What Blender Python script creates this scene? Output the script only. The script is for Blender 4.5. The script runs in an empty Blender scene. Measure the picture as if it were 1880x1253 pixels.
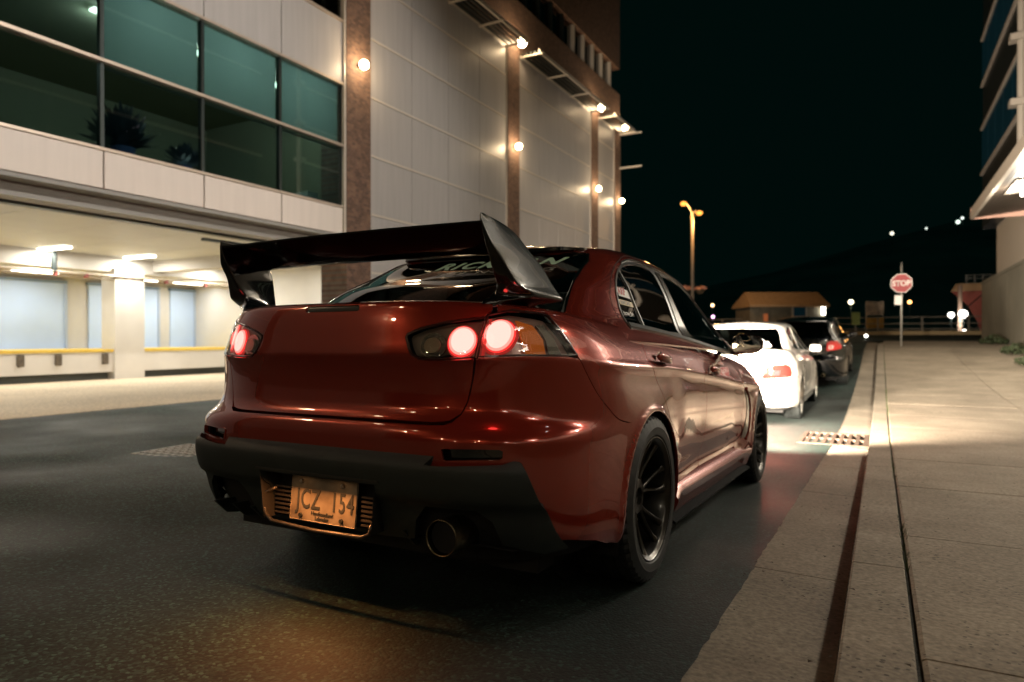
import bpy, bmesh, math, random
import numpy as np
from mathutils import Vector, Matrix, geometry
random.seed(7)
C = bpy.context.scene.collection
scene = bpy.context.scene
R = math.radians
# ---------------------------------------------------------------- camera
CAMH = 0.9616
cam_data = bpy.data.cameras.new('camera')
cam = bpy.data.objects.new('camera', cam_data); C.objects.link(cam)
cam.location = (0, 0, CAMH)
cam.rotation_euler = (R(90 - 0.297), 0, R(28.382))
cam_data.sensor_width = 36.0
cam_data.lens = 36.0 * 1253 / 1880
cam_data.clip_start = 0.05; cam_data.clip_end = 3000
cam_data.dof.use_dof = True
cam_data.dof.focus_distance = 2.42
cam_data.dof.aperture_fstop = 2.4
scene.camera = cam
# ---------------------------------------------------------------- night sky: a moonless clear sky far below the horizon glow
world = bpy.data.worlds.new('World'); scene.world = world
world.use_nodes = True
nt = world.node_tree
for n_ in list(nt.nodes): nt.nodes.remove(n_)
wo = nt.nodes.new('ShaderNodeOutputWorld'); bg = nt.nodes.new('ShaderNodeBackground')
bg.inputs[0].default_value = (.012, .105, .088, 1); bg.inputs[1].default_value = .031
nt.links.new(bg.outputs[0], wo.inputs[0])
# ---------------------------------------------------------------- exposure
scene.view_settings.view_transform = 'Standard'
scene.view_settings.look = 'None'
scene.view_settings.exposure = 0.0
scene.view_settings.gamma = 1.0
scene.view_settings.use_curve_mapping = False
cy = scene.cycles
cy.use_denoising = True
cy.max_bounces = 7; cy.glossy_bounces = 4; cy.transmission_bounces = 4; cy.transparent_max_bounces = 10; cy.diffuse_bounces = 3
cy.sample_clamp_indirect = 6.0
cy.caustics_reflective = False; cy.caustics_refractive = False
# ---------------------------------------------------------------- materials
MATS = {}
def nodes(name):
    m = bpy.data.materials.new(name); m.use_nodes = True
    t = m.node_tree
    return m, t, t.nodes['Principled BSDF']
def mat(name, col, rough=.5, metal=0, coat=0, coat_rough=.03, emit=None, es=0, noise=0, nscale=30, bump=0, bscale=80, spec=None, ior=None, detail=5):
    if name in MATS: return MATS[name]
    m, t, b = nodes(name)
    b.inputs['Base Color'].default_value = (*col, 1)
    b.inputs['Roughness'].default_value = rough
    b.inputs['Metallic'].default_value = metal
    b.inputs['Coat Weight'].default_value = coat
    b.inputs['Coat Roughness'].default_value = coat_rough
    if spec is not None: b.inputs['Specular IOR Level'].default_value = spec
    if emit:
        b.inputs['Emission Color'].default_value = (*emit, 1); b.inputs['Emission Strength'].default_value = es
    if noise or bump:
        tc = t.nodes.new('ShaderNodeTexCoord')
    if noise:
        nz = t.nodes.new('ShaderNodeTexNoise'); nz.inputs['Scale'].default_value = nscale; nz.inputs['Detail'].default_value = detail
        t.links.new(tc.outputs['Object'], nz.inputs['Vector'])
        rp = t.nodes.new('ShaderNodeMapRange'); rp.inputs[3].default_value = 1 - noise; rp.inputs[4].default_value = 1 + noise
        rp.inputs[1].default_value = .3; rp.inputs[2].default_value = .7
        t.links.new(nz.outputs[0], rp.inputs[0])
        mx = t.nodes.new('ShaderNodeVectorMath'); mx.operation = 'SCALE'; mx.inputs[0].default_value = col
        t.links.new(rp.outputs[0], mx.inputs['Scale']); t.links.new(mx.outputs[0], b.inputs['Base Color'])
    if bump:
        nb = t.nodes.new('ShaderNodeTexNoise'); nb.inputs['Scale'].default_value = bscale; nb.inputs['Detail'].default_value = 4
        t.links.new(tc.outputs['Object'], nb.inputs['Vector'])
        bp = t.nodes.new('ShaderNodeBump'); bp.inputs['Strength'].default_value = bump; bp.inputs['Distance'].default_value = .01
        t.links.new(nb.outputs[0], bp.inputs['Height']); t.links.new(bp.outputs[0], b.inputs['Normal'])
    MATS[name] = m
    return m
def glass_mat(name, tint, reflect=.08, rough=.01, alpha=.6):
    """thin pane: fresnel reflection over tinted see-through"""
    if name in MATS: return MATS[name]
    m, t, b = nodes(name); t.nodes.remove(b)
    out = t.nodes['Material Output']
    tr = t.nodes.new('ShaderNodeBsdfTransparent'); tr.inputs[0].default_value = (*tint, 1)
    gl = t.nodes.new('ShaderNodeBsdfGlossy'); gl.inputs['Roughness'].default_value = rough; gl.inputs[0].default_value = (1, 1, 1, 1)
    lw = t.nodes.new('ShaderNodeLayerWeight'); lw.inputs[0].default_value = .5
    fr = t.nodes.new('ShaderNodeMath'); fr.operation = 'POWER'; fr.inputs[1].default_value = 4.5
    t.links.new(lw.outputs['Facing'], fr.inputs[0])
    mr = t.nodes.new('ShaderNodeMapRange'); mr.inputs[1].default_value = 0; mr.inputs[2].default_value = 1; mr.inputs[3].default_value = reflect; mr.inputs[4].default_value = 1.0
    mx = t.nodes.new('ShaderNodeMixShader')
    t.links.new(fr.outputs[0], mr.inputs[0]); t.links.new(mr.outputs[0], mx.inputs[0])
    t.links.new(tr.outputs[0], mx.inputs[1]); t.links.new(gl.outputs[0], mx.inputs[2]); t.links.new(mx.outputs[0], out.inputs[0])
    MATS[name] = m
    return m
def emit_mat(name, col, s):
    if name in MATS: return MATS[name]
    m, t, b = nodes(name); t.nodes.remove(b)
    e = t.nodes.new('ShaderNodeEmission'); e.inputs[0].default_value = (*col, 1); e.inputs[1].default_value = s
    t.links.new(e.outputs[0], t.nodes['Material Output'].inputs[0])
    MATS[name] = m
    return m
# ---------------------------------------------------------------- object helpers
def empty(name, loc=(0, 0, 0), rot=(0, 0, 0), label=None, cat=None, group=None):
    o = bpy.data.objects.new(name, None); C.objects.link(o)
    o.location = loc; o.rotation_euler = rot; o.empty_display_size = .2
    return tag(o, label, cat, group)
def tag(o, label=None, cat=None, group=None, kind=None):
    if label: o['label'] = label
    if cat: o['category'] = cat
    if group: o['group'] = group
    if kind: o['kind'] = kind
    return o
def link(name, me, m=None, parent=None, smooth=False):
    o = bpy.data.objects.new(name, me); C.objects.link(o)
    if m is not None and not me.materials: me.materials.append(m)
    if smooth: me.polygons.foreach_set('use_smooth', [True] * len(me.polygons))
    if parent: o.parent = parent
    return o
class MB:
    """collects boxes, prisms, tubes and lathes into one mesh"""
    def __init__(s): s.v = []; s.f = []
    def add(s, vs, fs):
        k = len(s.v); s.v += [tuple(map(float, p)) for p in vs]; s.f += [tuple(i + k for i in f) for f in fs]; return s
    def box(s, a, b):
        (x0, y0, z0), (x1, y1, z1) = a, b
        return s.add([(x0, y0, z0), (x1, y0, z0), (x1, y1, z0), (x0, y1, z0), (x0, y0, z1), (x1, y0, z1), (x1, y1, z1), (x0, y1, z1)],
                     [(0, 3, 2, 1), (4, 5, 6, 7), (0, 1, 5, 4), (1, 2, 6, 5), (2, 3, 7, 6), (3, 0, 4, 7)])
    def cbox(s, c, d): return s.box([c[i] - d[i] / 2 for i in range(3)], [c[i] + d[i] / 2 for i in range(3)])
    def tube(s, pts, r, n=8, cap=True, rx=None):
        pts = [Vector(p) for p in pts]; rr = r if isinstance(r, (list, tuple)) else [r] * len(pts)
        vs = []; fs = []
        up = None
        for i, p in enumerate(pts):
            d = (pts[min(i + 1, len(pts) - 1)] - pts[max(i - 1, 0)]).normalized()
            if up is None: up = Vector((0, 0, 1)) if abs(d.z) < .9 else Vector((1, 0, 0))
            a = d.cross(up).normalized(); b = a.cross(d).normalized(); up = b
            for k in range(n):
                t = 2 * math.pi * k / n
                vs.append(p + (a * math.cos(t) * (rx or 1) + b * math.sin(t)) * rr[i])
        for i in range(len(pts) - 1):
            for k in range(n):
                k2 = (k + 1) % n; fs.append((i * n + k, i * n + k2, (i + 1) * n + k2, (i + 1) * n + k))
        if cap: fs += [tuple(range(n))[::-1], tuple((len(pts) - 1) * n + k for k in range(n))]
        return s.add(vs, fs)
    def lathe(s, prof, n=32, axis='x', c=(0, 0, 0), cap=False):
        vs = []; fs = []; m = len(prof)
        for k in range(n):
            t = 2 * math.pi * k / n
            for (h, r) in prof:
                a, b = r * math.cos(t), r * math.sin(t)
                q = {'x': (h, a, b), 'y': (b, h, a), 'z': (a, b, h)}[axis]
                vs.append((q[0] + c[0], q[1] + c[1], q[2] + c[2]))
        for k in range(n):
            k2 = (k + 1) % n
            for j in range(m - 1): fs.append((k * m + j, k * m + j + 1, k2 * m + j + 1, k2 * m + j))
        if cap: fs += [tuple(k * m for k in range(n)), tuple(k * m + m - 1 for k in range(n))[::-1]]
        return s.add(vs, fs)
    def prism(s, poly, a, b, axis='z'):
        """polygon in the two other axes, extruded from a to b along axis"""
        n = len(poly)
        def q(p, h): return {'z': (p[0], p[1], h), 'y': (p[0], h, p[1]), 'x': (h, p[0], p[1])}[axis]
        return s.add([q(p, a) for p in poly] + [q(p, b) for p in poly],
                     [tuple(range(n))[::-1], tuple(range(n, 2 * n))] + [(i, (i + 1) % n, n + (i + 1) % n, n + i) for i in range(n)])
    def loft(s, rings, closed=True, cap=True):
        n = len(rings[0]); vs = [p for r_ in rings for p in r_]; fs = []
        for i in range(len(rings) - 1):
            for k in range(n if closed else n - 1):
                k2 = (k + 1) % n; fs.append((i * n + k, i * n + k2, (i + 1) * n + k2, (i + 1) * n + k))
        if cap: fs += [tuple(range(n))[::-1], tuple((len(rings) - 1) * n + k for k in range(n))]
        return s.add(vs, fs)
    def mesh(s, name, fix=True, bevel=0, seg=1):
        me = bpy.data.meshes.new(name); me.from_pydata(s.v, [], s.f)
        if fix or bevel:
            bm = bmesh.new(); bm.from_mesh(me)
            if bevel:
                bmesh.ops.bevel(bm, geom=[e for e in bm.edges if len(e.link_faces) == 2 and e.calc_face_angle(0) > .5], offset=bevel, segments=seg, affect='EDGES', profile=.5)
            if fix: bmesh.ops.recalc_face_normals(bm, faces=bm.faces)
            bm.to_mesh(me); bm.free()
        return me
    def build(s, name, m, parent=None, smooth=False, bevel=0, seg=1, auto=None):
        me = s.mesh(name, True, bevel, seg)
        if auto is not None:
            me.polygons.foreach_set('use_smooth', [True] * len(me.polygons)); me.set_sharp_from_angle(angle=R(auto))
        return link(name, me, m, parent, smooth)
def copy_tree(o, parent=None):
    c = o.copy(); C.objects.link(c)
    if parent: c.parent = parent
    for ch in [k for k in o.children]: copy_tree(ch, c)
    return c
def lamp(name, kind, loc, energy, col, parent=None, size=.1, size_y=None, rot=None, spot=None, blend=.3, spread=None):
    d = bpy.data.lights.new(name, kind); d.energy = energy; d.color = col
    if kind == 'AREA':
        d.size = size
        if size_y: d.shape = 'RECTANGLE'; d.size_y = size_y
        if spread: d.spread = spread
    else: d.shadow_soft_size = size
    if kind == 'SPOT': d.spot_size = spot; d.spot_blend = blend
    o = bpy.data.objects.new(name, d); C.objects.link(o); o.location = loc
    if rot: o.rotation_euler = rot
    if parent: o.parent = parent
    return o
def text_mesh(name, body, size, shear=0, bold=0, align='CENTER', extrude=0, spacing=1):
    cu = bpy.data.curves.new(name, 'FONT'); cu.body = body; cu.size = size; cu.shear = shear; cu.offset = bold; cu.align_x = align
    cu.extrude = extrude; cu.space_character = spacing; cu.resolution_u = 4
    o = bpy.data.objects.new(name, cu); C.objects.link(o)
    dg = bpy.context.evaluated_depsgraph_get(); dg.update()
    me = bpy.data.meshes.new_from_object(o.evaluated_get(dg))
    bpy.data.objects.remove(o)
    me.name = name; me.materials.clear()
    return me
# ---------------------------------------------------------------- curved car body surfaces (pure maths)
def pchip(xs, ys):
    xs = np.asarray(xs, float); ys = np.asarray(ys, float)
    h = np.diff(xs); d = np.diff(ys) / h
    m = np.zeros(len(xs))
    for i in range(1, len(xs) - 1):
        if d[i - 1] * d[i] > 0:
            w1 = 2 * h[i] + h[i - 1]; w2 = h[i] + 2 * h[i - 1]
            m[i] = (w1 + w2) / (w1 / d[i - 1] + w2 / d[i])
    m[0] = d[0]; m[-1] = d[-1]
    def f(x):
        x = np.clip(np.asarray(x, float), xs[0], xs[-1])
        i = np.clip(np.searchsorted(xs, x) - 1, 0, len(xs) - 2)
        t = (x - xs[i]) / h[i]
        return ((1 + 2 * t) * (1 - t) ** 2 * ys[i] + t * (1 - t) ** 2 * h[i] * m[i]
                + t * t * (3 - 2 * t) * ys[i + 1] + t * t * (t - 1) * h[i] * m[i + 1])
    return f

def sstep(a, b, x):
    t = np.clip((np.asarray(x, float) - a) / (b - a), 0, 1)
    return t * t * (3 - 2 * t)

class Outline:
    """A stack of plan outlines: s runs 0 (rear centre) .. 3 (front centre), v is the level."""
    def plan(self, s, v):
        s = np.abs(s)
        yr, yf, n, nf = self.yr(v), self.yf(v), self.n(v), self.nf(v)
        a = np.clip(s, 0, 1) * (math.pi / 2)
        r = (np.sin(a) ** n + np.cos(a) ** n) ** (-1 / n)
        xr_, yr_ = r * np.sin(a), self.y1 - (self.y1 - yr) * r * np.cos(a)
        b = np.clip(s - 2, 0, 1) * (math.pi / 2)
        q = (np.sin(b) ** nf + np.cos(b) ** nf) ** (-1 / nf)
        xf_, yf_ = q * np.cos(b), self.y2 + (yf - self.y2) * q * np.sin(b)
        ym = self.y1 + (self.y2 - self.y1) * np.clip(s - 1, 0, 1)
        xn = np.where(s <= 1, xr_, np.where(s >= 2, xf_, 1.0))
        y = np.where(s <= 1, yr_, np.where(s >= 2, yf_, ym))
        return xn, y
    def P(self, s, v):
        s, v = np.broadcast_arrays(np.asarray(s, float), np.asarray(v, float))
        vv = np.minimum(v, self.vt)
        xn, y = self.plan(s, vv)
        x = xn * self.W(y, vv)
        z = self.zmap(y, vv)
        w = np.clip(v - self.vt, 0, 1)
        ys = np.clip(y, self.spa, self.spb)
        k = 1 - (1 - w) ** self.crown_pow
        zs = self.spine(ys)
        x = x * (1 - w); y = y + (ys - y) * w; z = z + (zs - z) * k
        return np.stack([np.where(s < 0, -x, x), y, z], -1)
    def N(self, s, v):
        s, v = np.broadcast_arrays(np.asarray(s, float), np.asarray(v, float))
        e = 2e-3
        du = self.P(s + e, v) - self.P(s - e, v)
        hi = np.where(v < self.vt, np.minimum(v + e, self.vt), v + e)
        lo = np.where(v > self.vt, np.maximum(v - e, self.vt), v - e)
        dv = self.P(s, hi) - self.P(s, lo)
        n = np.cross(du, dv)
        return n / (np.linalg.norm(n, axis=-1, keepdims=True) + 1e-12)
    def sv_yz(self, y, z, lo=0.02, hi=2.98):
        y = np.asarray(y, float); z = np.asarray(z, float)
        v = self.unz(y, z)
        a = np.full(y.shape, lo); b = np.full(y.shape, hi)
        for _ in range(40):
            m = (a + b) / 2
            up = self.plan(m, np.minimum(v, self.vt))[1] < y
            a = np.where(up, m, a); b = np.where(up, b, m)
        return (a + b) / 2, v
    def sv_xz(self, x, z, front=False):
        """point on the rear (or front) face by x and z"""
        x = np.asarray(x, float); z = np.asarray(z, float)
        sg = np.where(x < 0, -1.0, 1.0); x = np.abs(x)
        y = np.full(x.shape, -0.8 if not front else 3.4); s = None
        for _ in range(6):
            v = self.unz(y, z)
            a = np.zeros(x.shape); b = np.ones(x.shape)
            for _ in range(32):
                m = (a + b) / 2
                xx, yy = self.plan(m if not front else 3 - m, v)
                up = xx * self.W(yy, v) < x
                a = np.where(up, m, a); b = np.where(up, b, m)
            s = (a + b) / 2
            y = self.plan(s if not front else 3 - s, v)[1]
        return sg * (s if not front else 3 - s), v

class LowerBody(Outline):
    y1, y2, vt = 0.0, 2.55, 1.035
    spa, spb, crown_pow = -0.28, 2.35, 2.4
    def __init__(self):
        V = [.10, .17, .25, .33, .42, .50, .56, .60, .628, .645, .657, .668, .685, .705, .74, .78, .82, .852, .864, .876, .92, .97, 1.005, 1.025, 1.035]
        YR = [-.74, -.78, -.83, -.865, -.885, -.897, -.902, -.902, -.899, -.890, -.880, -.872, -.864, -.859, -.858, -.861, -.868, -.877, -.882, -.881, -.874, -.866, -.859, -.853, -.845]
        WV = [.10, .17, .25, .33, .42, .50, .56, .60, .628, .645, .657, .668, .70, .78, .86, .92, .97, 1.005, 1.025, 1.035]
        WL = [.78, .80, .852, .866, .868, .868, .868, .868, .868, .867, .867, .866, .865, .862, .857, .836, .811, .789, .775, .765]
        self.yr = pchip(V, YR); self.wl = pchip(WV, WL)
        self.yf = pchip([.10, .2, .35, .5, .6, .7, .86, 1.035], [3.45, 3.56, 3.62, 3.62, 3.6, 3.56, 3.42, 3.25])
        self.n = pchip([.1, .4, .6, .66, .86, 1.035], [4.3, 4.7, 4.6, 3.95, 3.75, 3.65])
        self.nf = pchip([.1, 1.035], [2.6, 2.5])
        self.zb = pchip([-.9, -.5, -.2, .1, .4, .85, 1.5, 2.0, 2.6, 3.2, 3.6], [1.056, 1.026, 1.010, 1.002, .995, .977, .94, .915, .868, .78, .70])
        self.zc = pchip([-.9, -.5, 0, .3, .8, 1.35, 2.1, 2.7, 3.6], [.862, .854, .842, .838, .815, .785, .73, .70, .62])
        self.spine = pchip([-.3, .4, 1.5, 2.35], [1.068, 1.07, 1.04, .975])
        self.arches = [(0.0, .345), (2.65, .345)]
    def zmap(self, y, v):
        zc, zb = self.zc(y), self.zb(y)
        return np.where(v < .45, v, np.where(v < .86, .45 + (v - .45) * (zc - .45) / .41, zc + (v - .86) * (zb - zc) / .175))
    def unz(self, y, z):
        zc, zb = self.zc(y), self.zb(y)
        return np.where(z < .45, z, np.where(z < zc, .45 + (z - .45) * .41 / (zc - .45), .86 + (z - zc) * .175 / (zb - zc)))
    def W(self, y, v):
        w = self.wl(v)
        z = self.zmap(y, v)
        up = 1 - sstep(.66, .97, z)
        # doors are waisted between the two flared axles
        dr = sstep(.95, .18, y) * (1 - .55 * sstep(-.25, -.85, y)); df = sstep(1.75, 2.3, y)
        fl = .025 * dr * up + .022 * df * up
        w = w + fl - .010 * sstep(-.35, -.65, y) * sstep(.63, .68, v) * (1 - sstep(.9, .98, v))
        # door bottoms tuck in above the sill
        door = sstep(.30, .55, y) * (1 - sstep(2.0, 2.2, y))
        w = w - door * .030 * np.exp(-((z - .36) / .075) ** 2) + door * .012 * np.exp(-((z - .70) / .13) ** 2)
        # crease under the shoulder
        w = w + .007 * np.exp(-((v - .855) / .018) ** 2) * sstep(-.62, -.3, y)
        w = w - .006 * np.exp(-((v - .80) / .04) ** 2) * sstep(-.5, .0, y)
        # rolled wheel-arch lips
        for yc, R in self.arches:
            rr = np.hypot(y - yc, z - .32)
            w = w + .011 * np.exp(-((rr - R - .004) / .020) ** 2) + .008 * np.exp(-((rr - R) / .075) ** 2)
        return w

class Greenhouse(Outline):
    y1, y2, vt = 0.55, 1.15, 1.405
    spa, spb, crown_pow = .42, 1.3, 2.2
    def __init__(self):
        self.yr = pchip([.90, .97, 1.02, 1.09, 1.2, 1.34, 1.385, 1.405], [-.62, -.555, -.49, -.385, -.205, .03, .115, .17])
        self.yf = pchip([.90, 1.0, 1.1, 1.2, 1.3, 1.385, 1.405], [2.78, 2.61, 2.41, 2.18, 1.92, 1.64, 1.53])
        self.wl = pchip([.90, .95, .985, 1.01, 1.04, 1.08, 1.14, 1.2, 1.27, 1.33, 1.365, 1.39, 1.405], [.86, .818, .793, .775, .757, .741, .719, .697, .668, .638, .612, .578, .545])
        self.n = pchip([.9, 1.05, 1.2, 1.34, 1.405], [4.6, 5.4, 5.6, 5.0, 4.2])
        self.nf = pchip([.9, 1.405], [5.5, 4.5])
        self.spine = pchip([.2, .5, .95, 1.2, 1.5], [1.418, 1.437, 1.447, 1.442, 1.418])
    def tilt(self, y, v):
        return -np.where(y < .85, .056, .034) * (np.clip((y - .85) / .75, -1.3, 1.6)) ** 2 * sstep(1.15, 1.405, v) + .012 * sstep(1.15, 1.4, v)
    def zmap(self, y, v): return v + self.tilt(y, v)
    def unz(self, y, z):
        v = np.array(z, float)
        for _ in range(12): v = z - self.tilt(y, v)
        return v
    def W(self, y, v):
        return self.wl(v) * (1 - .030 * np.clip((y - .9) / 1.0, -1.5, 1.5) ** 2 * sstep(.98, 1.2, v))
# ---------------------------------------------------------------- body panels cut out of a surface
def inside(poly, pts):
    x, y = pts[:, 0], pts[:, 1]; r_ = np.zeros(len(pts), bool); n = len(poly)
    for i in range(n):
        x0, y0 = poly[i]; x1, y1 = poly[(i + 1) % n]
        if y0 == y1: continue
        c = ((y0 > y) != (y1 > y)) & (x < (x1 - x0) * (y - y0) / (y1 - y0) + x0)
        r_ ^= c
    return r_
def resample(poly, step):
    out = []
    n = len(poly)
    for i in range(n):
        a, b = np.array(poly[i]), np.array(poly[(i + 1) % n]); k = max(1, int(np.ceil(np.linalg.norm(b - a) / step)))
        for j in range(k): out.append(a + (b - a) * j / k)
    return np.array(out)
def offset_poly(poly, d):
    P = np.asarray(poly, float); n = len(P)
    area = .5 * np.sum(P[:, 0] * np.roll(P[:, 1], -1) - np.roll(P[:, 0], -1) * P[:, 1])
    if area < 0: P = P[::-1]
    e = np.roll(P, -1, 0) - P; e /= np.linalg.norm(e, axis=1, keepdims=True) + 1e-12
    nn = np.stack([-e[:, 1], e[:, 0]], 1)
    a = np.roll(nn, 1, 0); m = a + nn; k = 1 + np.sum(a * nn, 1, keepdims=True)
    return P + d * m / np.maximum(k, .35)
def smooth_curve(pts, k=4):
    """Catmull-Rom through open list of points"""
    P = np.asarray(pts, float); out = []
    for i in range(len(P) - 1):
        p0, p1, p2, p3 = P[max(i - 1, 0)], P[i], P[i + 1], P[min(i + 2, len(P) - 1)]
        for j in range(k):
            t = j / k
            out.append(.5 * ((2 * p1) + (-p0 + p2) * t + (2 * p0 - 5 * p1 + 4 * p2 - p3) * t * t + (-p0 + 3 * p1 - 3 * p2 + p3) * t ** 3))
    out.append(P[-1])
    return [tuple(q) for q in out]
class Patch:
    def __init__(s, S, vmid):
        s.S = S
        ss = np.linspace(-3, 3, 1201); q = S.P(ss, np.full(1201, vmid))
        L = np.r_[0, np.cumsum(np.linalg.norm(np.diff(q, axis=0), axis=1))]
        s.ss = ss; s.L = L - L[600]
    def uv(s, sv): sv = np.asarray(sv, float); return np.stack([np.interp(sv[:, 0], s.ss, s.L), sv[:, 1]], 1)
    def sv(s, uv): return np.stack([np.interp(uv[:, 0], s.L, s.ss), uv[:, 1]], 1)
    def yz(s, pts): p = np.asarray(pts, float); a, v = s.S.sv_yz(p[:, 0], p[:, 1]); return np.stack([a, v], 1)
    def xz(s, pts): p = np.asarray(pts, float); a, v = s.S.sv_xz(p[:, 0], p[:, 1]); return np.stack([a, v], 1)
    def panel(s, name, poly, m, parent=None, holes=(), step=.02, gap=.0018, off=0.0, thick=.012, mirror=None, both=False, flipx=False):
        P = resample(offset_poly(s.uv(poly), gap) if gap else s.uv(poly), step)
        H = [resample(offset_poly(s.uv(h), -gap) if gap else s.uv(h), step) for h in holes]
        lo, hi = P.min(0), P.max(0)
        gx, gy = np.meshgrid(np.arange(lo[0] + step / 2, hi[0], step), np.arange(lo[1] + step / 2, hi[1], step))
        G = np.stack([gx.ravel(), gy.ravel()], 1)
        k = inside(P, G)
        for h in H: k &= ~inside(h, G)
        G = G[k]
        B = np.vstack([P] + H)
        if len(G):
            dm = np.full(len(G), 9.)
            for i in range(0, len(B), 64): dm = np.minimum(dm, np.min(np.linalg.norm(G[:, None] - B[None, i:i + 64], axis=2), 1))
            G = G[dm > step * .45]
        pts = [Vector(p) for p in B] + [Vector(p) for p in G]
        edges = []; k0 = 0
        for ring in [P] + H:
            n = len(ring); edges += [(k0 + i, k0 + (i + 1) % n) for i in range(n)]; k0 += n
        vs, es, fs = geometry.delaunay_2d_cdt(pts, edges, [], 0, 1e-7)[:3]
        uv = np.array([tuple(v) for v in vs]); F = np.array([f for f in fs if len(f) == 3])
        cen = uv[F].mean(1)
        ok = inside(P, cen)
        for h in H: ok &= ~inside(h, cen)
        F = F[ok]
        q = s.sv(uv)
        X = s.S.P(q[:, 0], q[:, 1]); N = s.S.N(q[:, 0], q[:, 1])
        bad = ~np.isfinite(N).all(1); N[bad] = (0, 0, 1)
        X = X + N * off
        # orientation
        a = X[F[:, 1]] - X[F[:, 0]]; b = X[F[:, 2]] - X[F[:, 0]]
        fl = np.sum(np.cross(a, b) * N[F[:, 0]], 1) < 0
        F[fl] = F[fl][:, ::-1]
        used = np.unique(F); rm = -np.ones(len(X), int); rm[used] = np.arange(len(used)); X = X[used]; N = N[used]; F = rm[F]
        verts = X; norms = N; faces = [tuple(f) for f in F]
        if thick:
            cnt = {}
            for f in faces:
                for i in range(3):
                    e = (f[i], f[(i + 1) % 3])
                    if (e[1], e[0]) in cnt: cnt[(e[1], e[0])] = None
                    else: cnt[e] = 1
            be = [e for e, c in cnt.items() if c]
            bv = sorted({i for e in be for i in e}); mp = {i: j for j, i in enumerate(bv)}
            n0 = len(verts); bvv = X[bv]; bn = N[bv]
            verts = np.vstack([verts, bvv, bvv - bn * thick]); norms = np.vstack([norms, np.zeros((2 * len(bv), 3))])
            nb = len(bv)
            for e in be:
                i, j = mp[e[0]], mp[e[1]]
                faces.append((n0 + j, n0 + i, n0 + nb + i, n0 + nb + j))
        out = []
        if both:   # join the mirrored half
            k = len(verts); v2 = verts * np.array([-1, 1, 1]); n2 = norms * np.array([-1, 1, 1])
            faces = faces + [tuple(k + i for i in f[::-1]) for f in faces]; verts = np.vstack([verts, v2]); norms = np.vstack([norms, n2])
        sides = [1] if not mirror else [1, -1]
        if flipx: sides = [-1]
        for sd in sides:
            vv = verts * np.array([sd, 1, 1]); nn = norms * np.array([sd, 1, 1]); ff = faces if sd == 1 else [f[::-1] for f in faces]
            me = bpy.data.meshes.new(name); me.from_pydata(vv.tolist(), [], ff)
            me.polygons.foreach_set('use_smooth', [True] * len(me.polygons))
            me.normals_split_custom_set_from_vertices(nn.tolist())
            out.append(link(name, me, m, parent))
        return out[0] if len(out) == 1 else out
    def ribbon(s, name, curve, width, m, parent=None, off=.001, thick=.003, mirror=False, closed=False, both=False):
        """a raised strip that follows a curve of (s, v) points"""
        c = np.asarray(curve, float)
        if closed: c = np.vstack([c, c[:1]])
        X = s.S.P(c[:, 0], c[:, 1]); N = s.S.N(c[:, 0], c[:, 1])
        T = np.gradient(X, axis=0)
        if closed: T[0] = T[-1] = (T[0] + T[-1]) / 2
        T /= np.linalg.norm(T, axis=1, keepdims=True) + 1e-12
        Bn = np.cross(N, T)
        rings = []
        for i in range(len(X)):
            x, n, b = X[i], N[i], Bn[i]; w = width / 2
            rings.append([x - b * w - n * .004, x - b * w * .8 + n * (off + thick), x + b * w * .8 + n * (off + thick), x + b * w - n * .004])
        out = []
        for sd in ([1, -1] if mirror else [1]):
            mb = MB()
            mb.loft([[(p[0] * sd, p[1], p[2]) for p in r_] for r_ in rings], closed=True, cap=not closed)
            if both: mb.loft([[(-p[0] * sd, p[1], p[2]) for p in r_] for r_ in rings], closed=True, cap=not closed)
            out.append(mb.build(name, m, parent, auto=50))
        return out
# ---- shared materials
m_black = mat('black_void', (.004, .004, .004), .9)
m_plastic = mat('textured_black_plastic', (.010, .0155, .0145), .55, bump=.25, bscale=900, noise=.25, nscale=12)
m_gloss = mat('gloss_black', (.004, .006, .006), .12, coat=1, coat_rough=.02)
m_rubber = mat('rubber', (.008, .010, .010), .6, noise=.3, nscale=40)
m_trim = mat('grey_weatherstrip', (.06, .062, .058), .28, metal=.3)
m_rim = mat('gunmetal_rim', (.036, .034, .030), .3, metal=.9, coat=.3)
m_disc = mat('brake_steel', (.3, .28, .26), .35, metal=1)
m_chrome = mat('steel_tip', (.15, .125, .08), .35, metal=1, noise=.4, nscale=40)
m_glass = glass_mat('car_glass', (.10, .115, .11), .05, .004)
m_lens = glass_mat('clear_lens', (.93, .91, .9), .05, .01)
m_amber = mat('amber_reflector_glow', (.55, .16, .02), .25, emit=(1, .22, .02), es=.14, bump=1.0, bscale=260)  # unlit amber part with a faint glow put into its colour
m_seat = mat('dark_cloth', (.02, .02, .02), .9)
m_redglow = emit_mat('tail_red', (1, .035, .03), 1.5)
m_hot = emit_mat('tail_hot', (1, .64, .55), 1.45)
m_warm = emit_mat('tail_warm', (1, .26, .21), 1.9)
m_reflector = mat('lamp_reflector', (.16, .15, .12), .22, metal=.9, bump=.5, bscale=200)

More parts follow.
